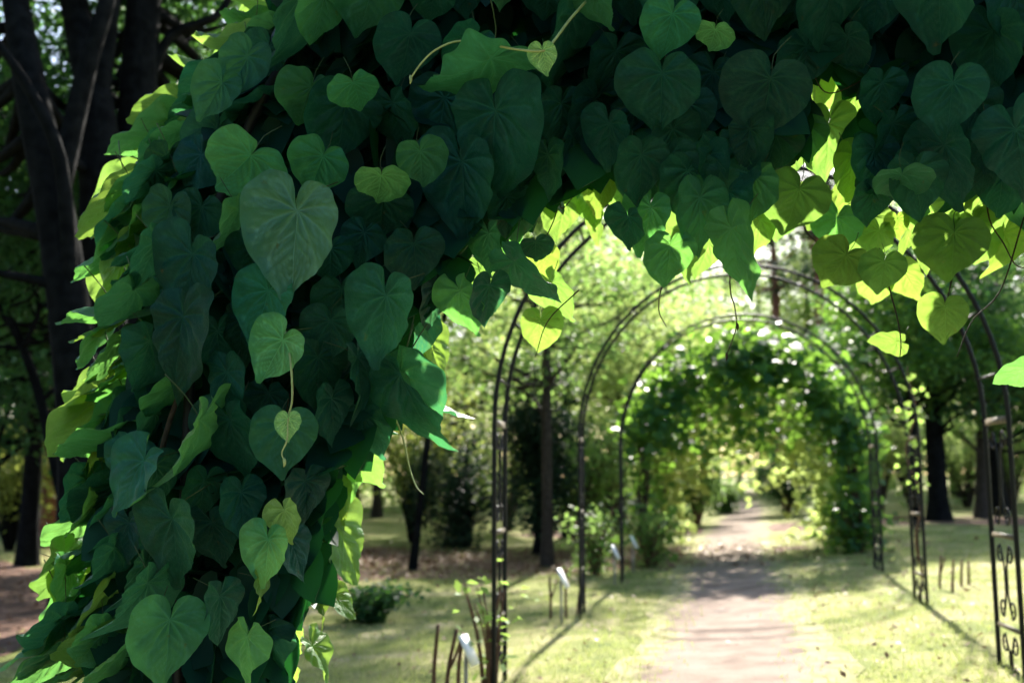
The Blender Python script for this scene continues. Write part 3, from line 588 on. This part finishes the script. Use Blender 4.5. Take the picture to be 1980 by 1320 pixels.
# dark inner leaves: picked out where the photo shows them between the big ones
def inside(px, py, poly):
    x, y = np.array(poly, float).T; c = False; j = len(x) - 1
    for i in range(len(x)):
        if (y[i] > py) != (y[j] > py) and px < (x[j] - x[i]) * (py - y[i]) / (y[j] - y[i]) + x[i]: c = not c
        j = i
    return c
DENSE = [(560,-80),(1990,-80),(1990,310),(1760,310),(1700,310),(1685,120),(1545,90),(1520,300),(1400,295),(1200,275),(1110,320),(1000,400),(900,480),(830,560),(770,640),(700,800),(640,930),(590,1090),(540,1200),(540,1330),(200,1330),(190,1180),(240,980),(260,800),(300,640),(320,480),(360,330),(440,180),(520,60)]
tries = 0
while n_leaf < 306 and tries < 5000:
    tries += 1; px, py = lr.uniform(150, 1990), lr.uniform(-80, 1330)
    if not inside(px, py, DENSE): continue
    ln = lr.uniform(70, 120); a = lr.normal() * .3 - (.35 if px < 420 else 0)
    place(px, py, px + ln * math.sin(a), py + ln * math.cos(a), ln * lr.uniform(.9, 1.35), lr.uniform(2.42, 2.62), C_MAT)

# deep filling leaves through the thickness of the vine, along flank, curtain and crown of the arch
P, sz = [], []
while len(P) < 3000:
    px, py, Y = lr.uniform(150, 1990), lr.uniform(-100, 1340), lr.uniform(2.48, 2.86)
    if inside(px, py, DENSE): P.append(at(px, py, Y)); sz.append(lr.uniform(.09, .17))
ac = float(xc(2.46))
for _ in range(2600):                         # crown above the picture, and the far leg of the arch
    t = lr.uniform(R(-4), R(150)); q = RX + lr.uniform(-.32, .22); z = SPR + (q + .1) * math.sin(t)
    p = np.array([ac + q * math.cos(t), lr.uniform(2.3, 2.95), z])
    dv = p - CC; zz = dv @ CF; py = 660 - FPX * (dv @ CU) / zz
    if py < -70 or (990 + FPX * (dv @ CR) / zz) > 2010: P.append(p); sz.append(lr.uniform(.1, .19))
for _ in range(700):
    P.append(np.array([ac + RX + lr.normal() * .16, lr.uniform(2.35, 2.95), lr.uniform(.2, 1.6)])); sz.append(lr.uniform(.1, .18))
P = np.array(P); n = len(P)
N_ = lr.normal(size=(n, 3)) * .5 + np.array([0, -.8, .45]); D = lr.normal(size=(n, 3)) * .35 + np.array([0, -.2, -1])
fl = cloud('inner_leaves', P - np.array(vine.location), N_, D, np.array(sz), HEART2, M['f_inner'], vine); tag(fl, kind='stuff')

# woody stems twining up the leg, and green shoots
def pxpath(pts, n): return spline([at(*p) for p in pts], n) - np.array(vine.location)
def stem(pts, r0, r1, m, n=24, name='stem'): return tubes(name, [(pxpath(pts, n), np.linspace(r0, r1, n))], m, vine, 6)
for q in range(9):
    x0 = -1.21 + lr.normal() * .07; y0 = 2.66 + lr.normal() * .12; zz = np.linspace(-.1, 1.9, 40); ph = lr.random() * 6; am = lr.uniform(.03, .1)
    Pq = np.stack([x0 + am * np.sin(zz * lr.uniform(3, 6) + ph), y0 + am * np.cos(zz * lr.uniform(3, 6) + ph), zz], -1) - np.array(vine.location)
    tubes('stem', [(Pq, np.linspace(lr.uniform(.008, .016), .004, 40))], M['stem'], vine, 6)
stem([(1132,4,2.26),(1102,38,2.21),(1072,78,2.18),(1052,98,2.17),(1000,96,2.16),(940,85,2.16),(885,80,2.16),(842,97,2.16),(815,122,2.16),(795,150,2.16)], .0035, .0022, M['green_stem'], 50, 'shoot')
stem([(552,640,2.26),(562,700,2.2),(565,770,2.19),(557,808,2.19),(555,850,2.18),(545,874,2.18),(549,889,2.18)], .0028, .0016, M['green_stem'], 30, 'shoot')
stem([(747,790,2.6),(760,800,2.6),(780,850,2.6),(792,905,2.6),(805,940,2.58),(819,955,2.57)], .0028, .0016, M['green_stem'], 24, 'shoot')
for pts in ([(1282,548,2.6),(1275,575,2.6),(1275,605,2.6),(1289,632,2.6)], [(1411,480,2.58),(1412,560,2.58),(1420,590,2.58),(1424,628,2.58),(1415,660,2.58),(1404,688,2.58)],
            [(1700,480,2.6),(1722,566,2.6),(1735,615,2.6),(1742,660,2.6),(1740,690,2.6)], [(1905,330,2.6),(1912,420,2.6),(1940,470,2.6),(1962,510,2.6),(1985,520,2.6)],
            [(1075,340,2.6),(1078,400,2.6),(1060,450,2.6),(1045,470,2.6)], [(1085,300,2.7),(1084,400,2.7),(1112,376,2.7)], [(1510,330,2.6),(1540,390,2.6),(1560,450,2.62),(1600,480,2.64)],
            [(1840,540,2.6),(1830,590,2.6)], [(1980,420,2.7),(1935,560,2.7),(1880,620,2.7),(1850,690,2.7)], [(1120,560,2.7),(1060,620,2.7),(1035,690,2.7)],
            [(1500,50,2.5),(1560,120,2.5),(1600,180,2.5),(1680,150,2.5)], [(1160,360,2.7),(1190,300,2.7),(1200,240,2.7)], [(560,760,2.4),(553,800,2.4)]):
    stem(pts, .0022, .0013, M['stem'], 20, 'tendril')
for px, py, Y in ((793, 150, 2.16), (549, 889, 2.18), (1425, 628, 2.58), (1404, 686, 2.58)):
    c = at(px, py, Y) - np.array(vine.location); d = np.array([0, 0, -1.])
    v, q, t = tube(c + np.array([[0, 0, .006], [.001, 0, 0], [.002, 0, -.008], [.0, 0, -.016]]), [.001, .0042, .0035, .0006], 6)
    obj('bud', mesh('bud', v, [q, t], M['green_stem'] if px < 1000 else M['stem']), vine)

#@@BOWER
# ------------------------------------------------------------------ leafy bower over the far arches
def bower(y0, y1, label, seed, n, lower, fm=None):
    r = np.random.default_rng(seed); root = empty('leafy_bower_vine', (float(xc(y0)) + RX, y0, float(gz(xc(y0) + RX, y0)))); tag(root, label, 'vine', 'vines over the far arches')
    nc = 46; ct = r.uniform(R(4), R(168), nc); cq = RX + .05 + r.normal(size=nc) * .2; cy_ = r.uniform(y0 - .3, y1 + .3, nc); k = r.integers(0, nc, n)
    t = ct[k] + r.normal(size=n) * .16; q = cq[k] + r.normal(size=n) * .13; y = cy_[k] + r.normal(size=n) * .2
    z = SPR + (q + .02) * np.sin(t); x = xc(y) + q * np.cos(t)
    hang = r.random(n) < .4; z = np.where(hang, z - r.random(n) ** 1.5 * (1.2 if fm is None else 1.7) * np.sin(np.clip(t, 0, math.pi)), z)
    P = [np.stack([x, y, z], -1)]
    for s, m_ in lower:                                         # leaf columns down the legs
        zz = r.random(m_) ** .8 * 1.6 + .02; yy = r.uniform(y0 - .25, y1 + .25, m_); w = .17 + .14 * (zz < .4)
        xx = xc(yy) + s * RX + r.normal(size=m_) * w; P.append(np.stack([xx, yy, zz + gz(xx, yy)], -1))
    if fm:
        m_ = 2000; xx = r.uniform(-1.3, 1.35, m_); top = SPR + (TOP - SPR) * np.sqrt(np.clip(1 - (xx / 1.45) ** 2, 0, 1)); yy = r.uniform(y0 - 1.8, y1, m_)
        zz = top - r.random(m_) ** 1.2 * np.where(np.abs(xx + .05) > .5, 2.1, 1.4) * (.8 + .3 * np.sin(xx * 5 + yy * 2)); P.append(np.stack([xc(yy) + xx, yy, np.maximum(zz, .35)], -1))
    P = np.vstack(P); n = len(P)
    N_ = r.normal(size=(n, 3)) * .45 + np.array([0, -.45, .7]); D = r.normal(size=(n, 3)) * .5 + np.array([0, -.4, -.8])
    c = cloud('foliage', P - np.array(root.location), N_, D, r.uniform(.09, .17, n), HEART, fm or M['f_vine'], root); tag(c, kind='stuff')
    it = []
    for s in (-1, 1):
        for _ in range(4):
            zz = np.linspace(-.1, 2.0, 24); ph = r.random() * 6; xx = xc(y0) + s * RX + .07 * np.sin(zz * 5 + ph); yy = y0 + r.uniform(0, .4) + .07 * np.cos(zz * 5 + ph)
            it.append((np.stack([xx, yy, zz], -1) - np.array(root.location), np.linspace(.03, .012, 24)))
    for q in it: tubes('stem', [q], M['stem'], root, 6)
bower(13.95, 14.6, 'dark leafy vine over the arch just beyond the three bare hoops', 1, 3800, ((1, 520), (-1, 160)))
bower(16.8, 17.3, 'sunlit vine over the farthest arch, glowing yellow green inside the bower', 2, 2800, ((1, 700), (-1, 350)), M['f_lime'])  # lime colour carries the backlit glow of these inner leaves

#@@SMALL
# ------------------------------------------------------------------ plant labels, pruned canes, young plants
def plant_label(px, py, Y, label, h):
    b = G(px, Y); root = empty('plant_label', b); tag(root, label, 'plant label', 'white plant labels along the path')
    tubes('stake', [([[0, 0, -.1], [0, 0, h]], .011)], M['stake'], root, 6)
    v, f = box(0, 0, 0, .17, .10, .006); me = mesh('plate', v, f, M['white'], False); o = obj('plate', me, root)
    o.location = (.016, 0, h + .02); o.rotation_euler = (0, R(63), R(-16))
plant_label(903, 0, 5.42, 'white sloping plant label nearest, beside the pruned canes', .27)
plant_label(1084, 0, 8.4, 'white sloping plant label at the foot of the middle bare arch', .35)
plant_label(1186, 0, 11.3, 'white sloping plant label at the foot of the third bare arch', .34)
plant_label(1222, 0, 12.6, 'white sloping plant label farthest along, beside the leafy bower', .36)

def cane(px, Y, h, lean, label, group, fork=None, seed=0):
    b = G(px, Y); r = np.random.default_rng(seed); root = empty('pruned_cane', b); tag(root, label, 'cane', group)
    P = np.array([[0, 0, -.05], [lean * .3 + r.normal() * .006, r.normal() * .01, h * .45], [lean, r.normal() * .02, h]])
    tubes('stem', [(spline(P, 8), np.linspace(.014, .010, 8))], M['cane'], root, 6)
    if fork: tubes('fork', [(spline([P[1], P[1] + [fork * .5, 0, h * .2], P[1] + [fork, 0, h * .5]], 6), np.linspace(.010, .007, 6))], M['cane'], root, 6)
g1 = 'pruned canes beside the arches'
for a in ((843,5.5,.42,.02,'tall pruned brown cane leftmost near the nearest white label',None),(864,5.45,.40,.06,'pruned brown forked cane close behind the nearest white label',.08),
          (889,5.6,.36,.03,'short pruned cane directly behind the nearest white label',None),(1064,8.75,.36,-.01,'forked pruned cane by the middle arch, left of its label',.06),
          (1094,8.7,.40,.0,'straight pruned cane between the second label and the middle arch',None),(1113,8.9,.22,.03,'short pruned cane at the foot of the middle arch',None)):
    cane(a[0], a[1], a[2], a[3], a[4], g1, a[5], int(a[0]))
g2 = 'pruned canes on the sunny lawn'
for a in ((1806,9.7,.30,.03,'forked cane leftmost of the four on the sunny lawn',.05),(1830,9.4,.28,.03,'second cane from the left on the sunny lawn',None),
          (1848,9.8,.24,.02,'third cane from the left on the sunny lawn',None),(1862,9.9,.22,.01,'rightmost short cane of the four on the sunny lawn',None)):
    cane(a[0], a[1], a[2], a[3], a[4], g2, a[5], int(a[0]))
def bushlet(name, label, base, stems, h, spread, nl, size, m, seed, cat='shrub', stm=None):
    r = np.random.default_rng(seed); root = empty(name, base); tag(root, label, cat); it, P = [], []
    for _ in range(stems):
        a = r.random() * 6.28; d = np.array([math.cos(a), math.sin(a), 0]) * spread * r.uniform(.3, 1)
        pts = spline([[0, 0, -.05], d * .35 + [0, 0, h * .5], d + [0, 0, h * r.uniform(.7, 1.05)]], 9) + r.normal(size=3) * [.03, .03, 0]
        it.append((pts, np.linspace(.008 + .006 * h, .003, 9)))
        for q in range(nl):
            p = pts[int(r.integers(1 if h < 1 else 3, 9))]; P.append(p + r.normal(size=3) * .16 * min(h, 1.5) * np.array([1, 1, .7]))
    tubes('stem', it, stm or M['cane'], root, 5); P = np.array(P); n = len(P)
    cl = cloud('foliage', P, r.normal(size=(n, 3)) * .5 + [0, 0, .9], r.normal(size=(n, 3)), r.uniform(*size, n), KITE, m, root); tag(cl, kind='stuff')
    return root
bushlet('young_rose_bush', 'thin young plant with pale green leaves at the nearest bare arch', G(945, 5.75), 9, .62, .22, 8, (.05, .09), M['f_young'], 3)
bushlet('low_bush', 'low dark green bush on the shaded grass behind the vine', G(715, 8.9), 34, .30, .52, 44, (.05, .09), M['f_dark'], 4, stm=M['bark_dark'])
bushlet('low_bush', 'small green shrub at the left foot of the leafy bower', G(1255, 13.2), 20, .7, .4, 30, (.06, .10), M['f_mid'], 5)
bushlet('low_bush', 'leafy bush tangled round the third label on the left', G(1150, 12.6), 20, .8, .45, 34, (.06, .10), M['f_mid'], 6)
bushlet('low_bush', 'dark bush at the right foot of the leafy bower', G(1655, 14.0), 20, .65, .45, 30, (.08, .13), M['f_vine'], 7)
r = np.random.default_rng(31)
n = 70; zz = r.uniform(.9, 1.9, n); b = np.array([xc(8.64) + RX, 8.64, 0]); P = np.stack([r.normal(size=n) * .05, .2 + r.normal(size=n) * .12, zz], -1)
cv = empty('thin_climber', (b[0], b[1], float(gz(b[0], b[1])))); tag(cv, 'thin yellow leaved climber on the right leg of the middle bare arch', 'vine')
c = cloud('foliage', P, r.normal(size=(n, 3)) + [0, -.5, .3], r.normal(size=(n, 3)) + [0, 0, -1], r.uniform(.03, .06, n), HEART, M['f_young'], cv); tag(c, kind='stuff')
zz = np.linspace(0, 1.95, 40); tubes('stem', [(np.stack([.035 * np.sin(zz * 9), .2 + .1 * np.cos(zz * 5), zz], -1), np.linspace(.012, .004, 40))], M['cane'], cv, 6)

#@@TREES
# ------------------------------------------------------------------ trees
def pxl(pts): return [at(*p) for p in pts]
# dark trunks at the left, behind the vine
tA = [G(175, 7.2)] + pxl([(160,900,7.2),(140,660,7.2),(105,400,7.3),(60,180,7.4),(20,-60,7.6),(-40,-500,8)])
tree('dark_tree', 'thick dark leaning trunk at the far left edge, forking near the top', tA, [.24,.19,.17,.155,.14,.11,.06], [(at(-60,-260,8.2),(2.6,2.2,1.6)),(at(60,300,9.5),(1.6,1.5,1.4))], 62, 190, (.07,.12), M['f_dark'], M['bark_dark'], 101,
     extra=[(pxl([(140,660,7.2),(120,330,7.1),(60,180,7.0),(-20,60,6.9)]),(.07,.03)),(pxl([(105,400,7.3),(170,120,7.4),(215,-40,7.5),(230,-300,7.6)]),(.10,.05)), (pxl([(130,560,7.2),(60,540,7.1),(-30,525,7.0)]),(.05,.03))], group='dark trees on the left')
tB = [G(215, 8.4)] + pxl([(205,800,8.4),(195,420,8.4),(185,200,8.5),(150,40,8.6),(110,-200,8.8),(60,-600,9)])
tree('dark_tree', 'straight dark trunk second from the left, dividing in two', tB, [.24,.21,.20,.18,.14,.12,.06], [(at(150,-200,9.6),(2.4,2.0,1.8)),(at(260,250,10.5),(1.8,1.4,1.6))], 62, 190, (.07,.12), M['f_dark'], M['bark_dark'], 102,
     extra=[(pxl([(188,230,8.5),(205,100,8.5),(230,-80,8.6),(260,-300,8.8)]),(.10,.05))], group='dark trees on the left')
tC = [G(255, 8.9)] + pxl([(255,800,8.9),(255,420,8.9),(265,200,9),(275,40,9),(290,-200,9.2),(300,-600,9.5)])
tree('dark_tree', 'dark brown trunk close against the vine, third from the left', tC, [.25,.22,.20,.19,.18,.15,.08], [(at(380,-200,10.4),(2.6,2.0,1.8)),(at(380,150,12),(2.0,1.5,1.6))], 62, 190, (.07,.12), M['f_dark'], M['bark_dark'], 103,
     extra=[(pxl([(262,260,9),(320,80,9.1),(420,30,9.2),(470,-60,9.4)]),(.07,.03))], group='dark trees on the left')
tD = [G(136, 9.4)] + pxl([(128,1000,9.4),(110,920,9.4),(75,760,9.4),(30,640,9.3),(-20,560,9.2),(-120,420,9.2)])
tree('slender_tree', 'slender dark curved trunk low at the left beside the vine', tD, [.075,.06,.055,.05,.045,.04,.02], [(at(-40,480,9.2),(1.4,1.2,.8))], 16, 120, (.07,.11), M['f_dark'], M['bark_dark'], 104, crad=(.35,.6),
     extra=[(pxl([(80,775,9.4),(120,745,9.5),(190,742,9.6)]),(.03,.02)), (pxl([(45,670,9.3),(75,600,9.3),(60,540,9.3)]),(.03,.02))])
# trees by kind, at photo column px and depth Y: height, crown spread, crown base
def bg_tree(name, label, px, Y, h, spread, z0, fm, bark, seed, clumps=34, per=140, ls=(.09, .15), tr=.14, lean=0, group=None, flat=.55, crad=(.5, 1.0), tpl=KITE):
    b = G(px, Y); t = [b, b + [lean * .3, 0, h * .3], b + [lean * .7, .1, h * .65], b + [lean, .1, h * .97]]
    zc = (z0 + h) / 2
    return tree(name, label, t, [tr, tr * .85, tr * .5, .02], [(b + np.array([lean * .6, 0, zc]), (spread, spread, (h - z0) / 2))], clumps, per, ls, fm, bark, seed, group=group, flat=flat, crad=crad, tpl=tpl)
gl, gd, gf = 'sunlit trees behind the arches', 'shady trees behind the vine', 'trees of the far wood'
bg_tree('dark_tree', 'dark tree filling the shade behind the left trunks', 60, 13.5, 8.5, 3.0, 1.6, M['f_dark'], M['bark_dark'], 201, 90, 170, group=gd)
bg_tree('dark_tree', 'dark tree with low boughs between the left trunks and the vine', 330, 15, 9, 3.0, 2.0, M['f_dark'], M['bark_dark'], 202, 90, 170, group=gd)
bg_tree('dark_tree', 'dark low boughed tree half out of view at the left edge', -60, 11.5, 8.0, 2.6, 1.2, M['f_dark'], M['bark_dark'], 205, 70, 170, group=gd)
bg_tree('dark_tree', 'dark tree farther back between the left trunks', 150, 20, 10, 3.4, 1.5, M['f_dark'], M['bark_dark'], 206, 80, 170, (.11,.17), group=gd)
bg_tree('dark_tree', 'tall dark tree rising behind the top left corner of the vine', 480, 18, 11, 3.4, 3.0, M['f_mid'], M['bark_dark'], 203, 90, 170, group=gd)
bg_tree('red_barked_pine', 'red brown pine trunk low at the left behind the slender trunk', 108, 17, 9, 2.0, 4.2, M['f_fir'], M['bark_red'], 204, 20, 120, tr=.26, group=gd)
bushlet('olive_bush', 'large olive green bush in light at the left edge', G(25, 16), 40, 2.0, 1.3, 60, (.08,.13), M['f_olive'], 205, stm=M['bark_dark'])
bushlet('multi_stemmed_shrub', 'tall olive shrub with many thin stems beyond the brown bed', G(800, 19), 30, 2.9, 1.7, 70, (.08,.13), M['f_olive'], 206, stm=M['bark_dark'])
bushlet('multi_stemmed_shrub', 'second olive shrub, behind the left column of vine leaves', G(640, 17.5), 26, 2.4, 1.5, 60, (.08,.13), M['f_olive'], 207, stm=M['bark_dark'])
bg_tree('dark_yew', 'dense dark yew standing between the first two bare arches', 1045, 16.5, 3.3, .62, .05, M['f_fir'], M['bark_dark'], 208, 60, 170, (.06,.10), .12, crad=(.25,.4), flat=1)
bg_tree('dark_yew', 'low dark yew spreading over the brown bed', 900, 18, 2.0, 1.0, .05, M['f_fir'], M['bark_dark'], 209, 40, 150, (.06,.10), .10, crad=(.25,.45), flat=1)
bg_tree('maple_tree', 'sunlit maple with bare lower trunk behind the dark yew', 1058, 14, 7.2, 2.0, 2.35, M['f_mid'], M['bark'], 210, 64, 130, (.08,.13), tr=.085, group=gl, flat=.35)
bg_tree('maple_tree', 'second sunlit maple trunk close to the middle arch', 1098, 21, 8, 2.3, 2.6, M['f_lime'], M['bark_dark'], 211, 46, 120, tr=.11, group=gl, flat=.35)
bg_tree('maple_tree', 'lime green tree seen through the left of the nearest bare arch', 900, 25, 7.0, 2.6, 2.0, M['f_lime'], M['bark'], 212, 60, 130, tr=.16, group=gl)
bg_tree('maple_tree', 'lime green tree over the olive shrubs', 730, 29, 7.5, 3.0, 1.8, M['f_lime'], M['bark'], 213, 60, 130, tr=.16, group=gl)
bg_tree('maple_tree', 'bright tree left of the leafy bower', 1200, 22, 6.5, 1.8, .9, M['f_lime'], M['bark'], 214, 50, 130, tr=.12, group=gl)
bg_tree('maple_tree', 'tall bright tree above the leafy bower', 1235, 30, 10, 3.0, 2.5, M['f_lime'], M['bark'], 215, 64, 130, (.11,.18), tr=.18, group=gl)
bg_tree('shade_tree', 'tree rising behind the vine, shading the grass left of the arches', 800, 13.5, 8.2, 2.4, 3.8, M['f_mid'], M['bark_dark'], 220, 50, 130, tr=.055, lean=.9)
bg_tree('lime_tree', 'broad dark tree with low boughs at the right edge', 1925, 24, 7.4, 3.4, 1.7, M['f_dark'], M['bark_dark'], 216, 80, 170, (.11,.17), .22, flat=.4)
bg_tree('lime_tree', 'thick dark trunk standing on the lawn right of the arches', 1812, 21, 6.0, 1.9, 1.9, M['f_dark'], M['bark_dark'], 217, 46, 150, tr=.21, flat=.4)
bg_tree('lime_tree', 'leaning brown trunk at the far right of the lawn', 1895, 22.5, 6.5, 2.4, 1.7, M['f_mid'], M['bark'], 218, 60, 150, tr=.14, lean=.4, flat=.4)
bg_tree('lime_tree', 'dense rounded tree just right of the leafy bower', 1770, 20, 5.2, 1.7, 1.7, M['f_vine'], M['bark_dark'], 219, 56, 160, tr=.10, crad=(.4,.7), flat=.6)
for q, (px, Y, h) in enumerate(((1512, 44, 15), (1600, 40, 15), (1625, 42, 15))):
    bg_tree('red_barked_pine', ['tall red barked pine far behind the top of the bower', 'left of two close red pine trunks above the bower', 'right of two close red pine trunks above the bower'][q], px, Y, h, 2.4, 8.5, M['f_fir'], M['bark_red'], 230 + q, 24, 140, (.12,.2), .30)
r = np.random.default_rng(9)
C, rad, tk = [], [], []
for px, Y in ((-150,24),(30,23),(150,27),(280,25),(420,29),(560,33),(690,36),(820,42),(-60,34),(220,36),(930,46),(1010,40),(1110,58),(1250,50),(1390,62),(1470,56),(1560,48),(1680,52),(1760,45),(1850,40),(1950,36),(2080,32),(2200,28),(1640,64),(1300,66),(500,44),(360,44),(100,40),(1180,42),(1340,54),(1430,66),(1530,60),(1620,50),(1070,48),(1720,60)):
    b = G(px, Y); h = r.uniform(9, 13) if Y < 40 else r.uniform(13, 17); tk.append(([b - [0, 0, .2], b + [r.normal() * .3, 0, h * .5], b + [r.normal() * .5, 0, h]], [.24, .16, .03]))
    for _ in range(60 if Y < 40 else 90): C.append(b + unit(r.normal(size=3)) * r.random() ** .4 * [3.6, 3.6, h * .46] + [0, 0, h * .54]); rad.append(r.uniform(.7, 1.3))
for _ in range(520):
    px = r.uniform(-200, 2200); Y = r.uniform(26, 60) if px > 640 else r.uniform(20, 40)
    if 1330 < px < 1560 and Y < 50: continue
    b = G(px, Y); C.append(b + [0, 0, r.uniform(.3, 2.6)]); rad.append(r.uniform(.7, 1.2))
for _ in range(620):                       # unseen wood behind the viewer and to both sides, added to block sky light
    a = r.uniform(R(150), R(395)); q = r.uniform(6.5, 13); b = np.array([q * math.cos(a), q * math.sin(a) - .5, r.random() * 9.5 + .2])
    if b[1] > 4 or abs(b[0]) < 1.2 and b[2] < 2.5: continue
    C.append(b); rad.append(r.uniform(.8, 1.3))
wood = empty('far_wood', G(1300, 50)); tag(wood, 'blurred green wood closing the view far behind the garden', 'wood', kind='stuff')
P, N_, D, sz = clump_leaves(r, np.array(C), np.array(rad), 110, .7, size=(.15, .26))
lf = (P[:, 0] < -.36 * P[:, 1] + 1) | (P[:, 1] < 8); h1 = r.random(len(P)) < .5  # left and near clumps darker, woodland shade put into the leaf colour
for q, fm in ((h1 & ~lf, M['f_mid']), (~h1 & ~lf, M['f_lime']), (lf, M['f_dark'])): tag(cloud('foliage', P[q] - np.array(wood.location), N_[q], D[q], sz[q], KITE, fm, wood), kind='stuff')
tag(tubes('trunks', [(spline(np.array(p) - np.array(wood.location), 8), np.interp(np.linspace(0, 1, 8), [0, .5, 1], q)) for p, q in tk], M['bark'], wood, 6), kind='stuff')
for q, (px, Y, h, sp, m_, lb) in enumerate(((880,21,2.6,1.6,'f_lime','bright shrub behind the brown bed between yew and olive shrub'),(985,23,3.0,1.6,'f_lime','tall bright shrub seen through the left of the nearest bare arch'),
        (1120,18,2.2,1.1,'f_mid','green shrub in front of the maple by the middle arch'),(1170,21,2.8,1.4,'f_lime','bright shrub seen between the second and third bare arches'),
        (1260,25,3.0,1.6,'f_lime','bright shrub seen through the left side of the bower'),(1700,25,2.6,1.6,'f_lime','sunny shrub seen past the right leg of the bower'),
        (1950,27,2.6,1.8,'f_lime','sunny shrub behind the leaning trunk at the right edge'),(1590,24,2.4,1.2,'f_lime','bright shrub inside the right half of the bower opening'),
        (1760,30,3.0,2.0,'f_mid','green shrub behind the thick trunk on the lawn'),(1870,29,2.6,1.8,'f_lime','sunny shrub between the two trunks on the lawn'))):
    bushlet('garden_shrub', lb, G(px, Y), 34, h, sp, 60, (.09,.15), M[m_], 300 + q, stm=M['bark'])
bushlet('clipped_hedge', 'small rounded hedge at the far end of the path', G(1400, 30), 60, .85, .8, 50, (.08,.13), M['f_mid'], 260)
bushlet('garden_bush', 'round dark green bush right of the far end of the path', G(1520, 27), 60, 1.5, 1.0, 60, (.09,.14), M['f_dark'], 261)
bushlet('garden_bush', 'sunlit bush at the left end of the path beyond the bower', G(1345, 24), 50, 1.6, .8, 50, (.09,.14), M['f_mid'], 262)

#@@GRASS
# ------------------------------------------------------------------ grass, fallen leaves
r = np.random.default_rng(12)
n = 80000; Y = 3.2 + r.random(n) ** 1.5 * 15; X = xc(Y) + r.uniform(-6, 4.5, n)
pm = np.interp(Y, ys, xm); keep = (np.abs(X - pm + .05) > .45 + r.normal(size=n) * .14) & (r.random(n) < .35 + .65 * (np.sin(X * 2.1 + Y * 1.3) * np.sin(X * 1.1 - Y * .8) > -.35))
X, Y = X[keep], Y[keep]; n = len(X); P = np.stack([X, Y, gz(X, Y) - .004], -1)
D = r.normal(size=(n, 3)) * .5 + [0, 0, 1]; Nn = r.normal(size=(n, 3)) * [1, 1, .1]
g = cloud('grass', P, Nn, D, r.uniform(.03, .085, n), BLADE, M['blade']); tag(g, 'short dry grass on the lawn either side of the path', 'grass', kind='stuff')
n = 9000; q = r.random(n) < .7
X = np.where(q, -4.0 + r.normal(size=n) * 2.8, -8.5 + r.normal(size=n) * 2); Y = np.where(q, 15 + r.normal(size=n) * 1.3, 9 + r.normal(size=n) * 2.2)
P = np.stack([X, Y, gz(X, Y) + .015 + r.random(n) * .02], -1)
g = cloud('leaf_litter', P, r.normal(size=(n, 3)) * .3 + [0, 0, 1], r.normal(size=(n, 3)), r.uniform(.05, .10, n), KITE, M['litter']); tag(g, 'brown fallen leaves on the bed behind the grass', 'leaf litter', kind='stuff')

n = 1500; Y = 3.5 + r.random(n) * 14; X = xc(Y) + r.normal(size=n) * 1.9
X = np.where(np.abs(X - np.interp(Y, ys, xm)) < .5, X + np.where(r.random(n) < .8, 1.1, 0), X); P = np.stack([X, Y, gz(X, Y) + .016 + r.random(n) * .02], -1)
g = cloud('scattered_leaves', P, r.normal(size=(n, 3)) * .3 + [0, 0, 1], r.normal(size=(n, 3)), r.uniform(.025, .06, n), KITE, M['litter']); tag(g, 'small dry leaves scattered over the lawn and the path', 'leaf litter', kind='stuff')
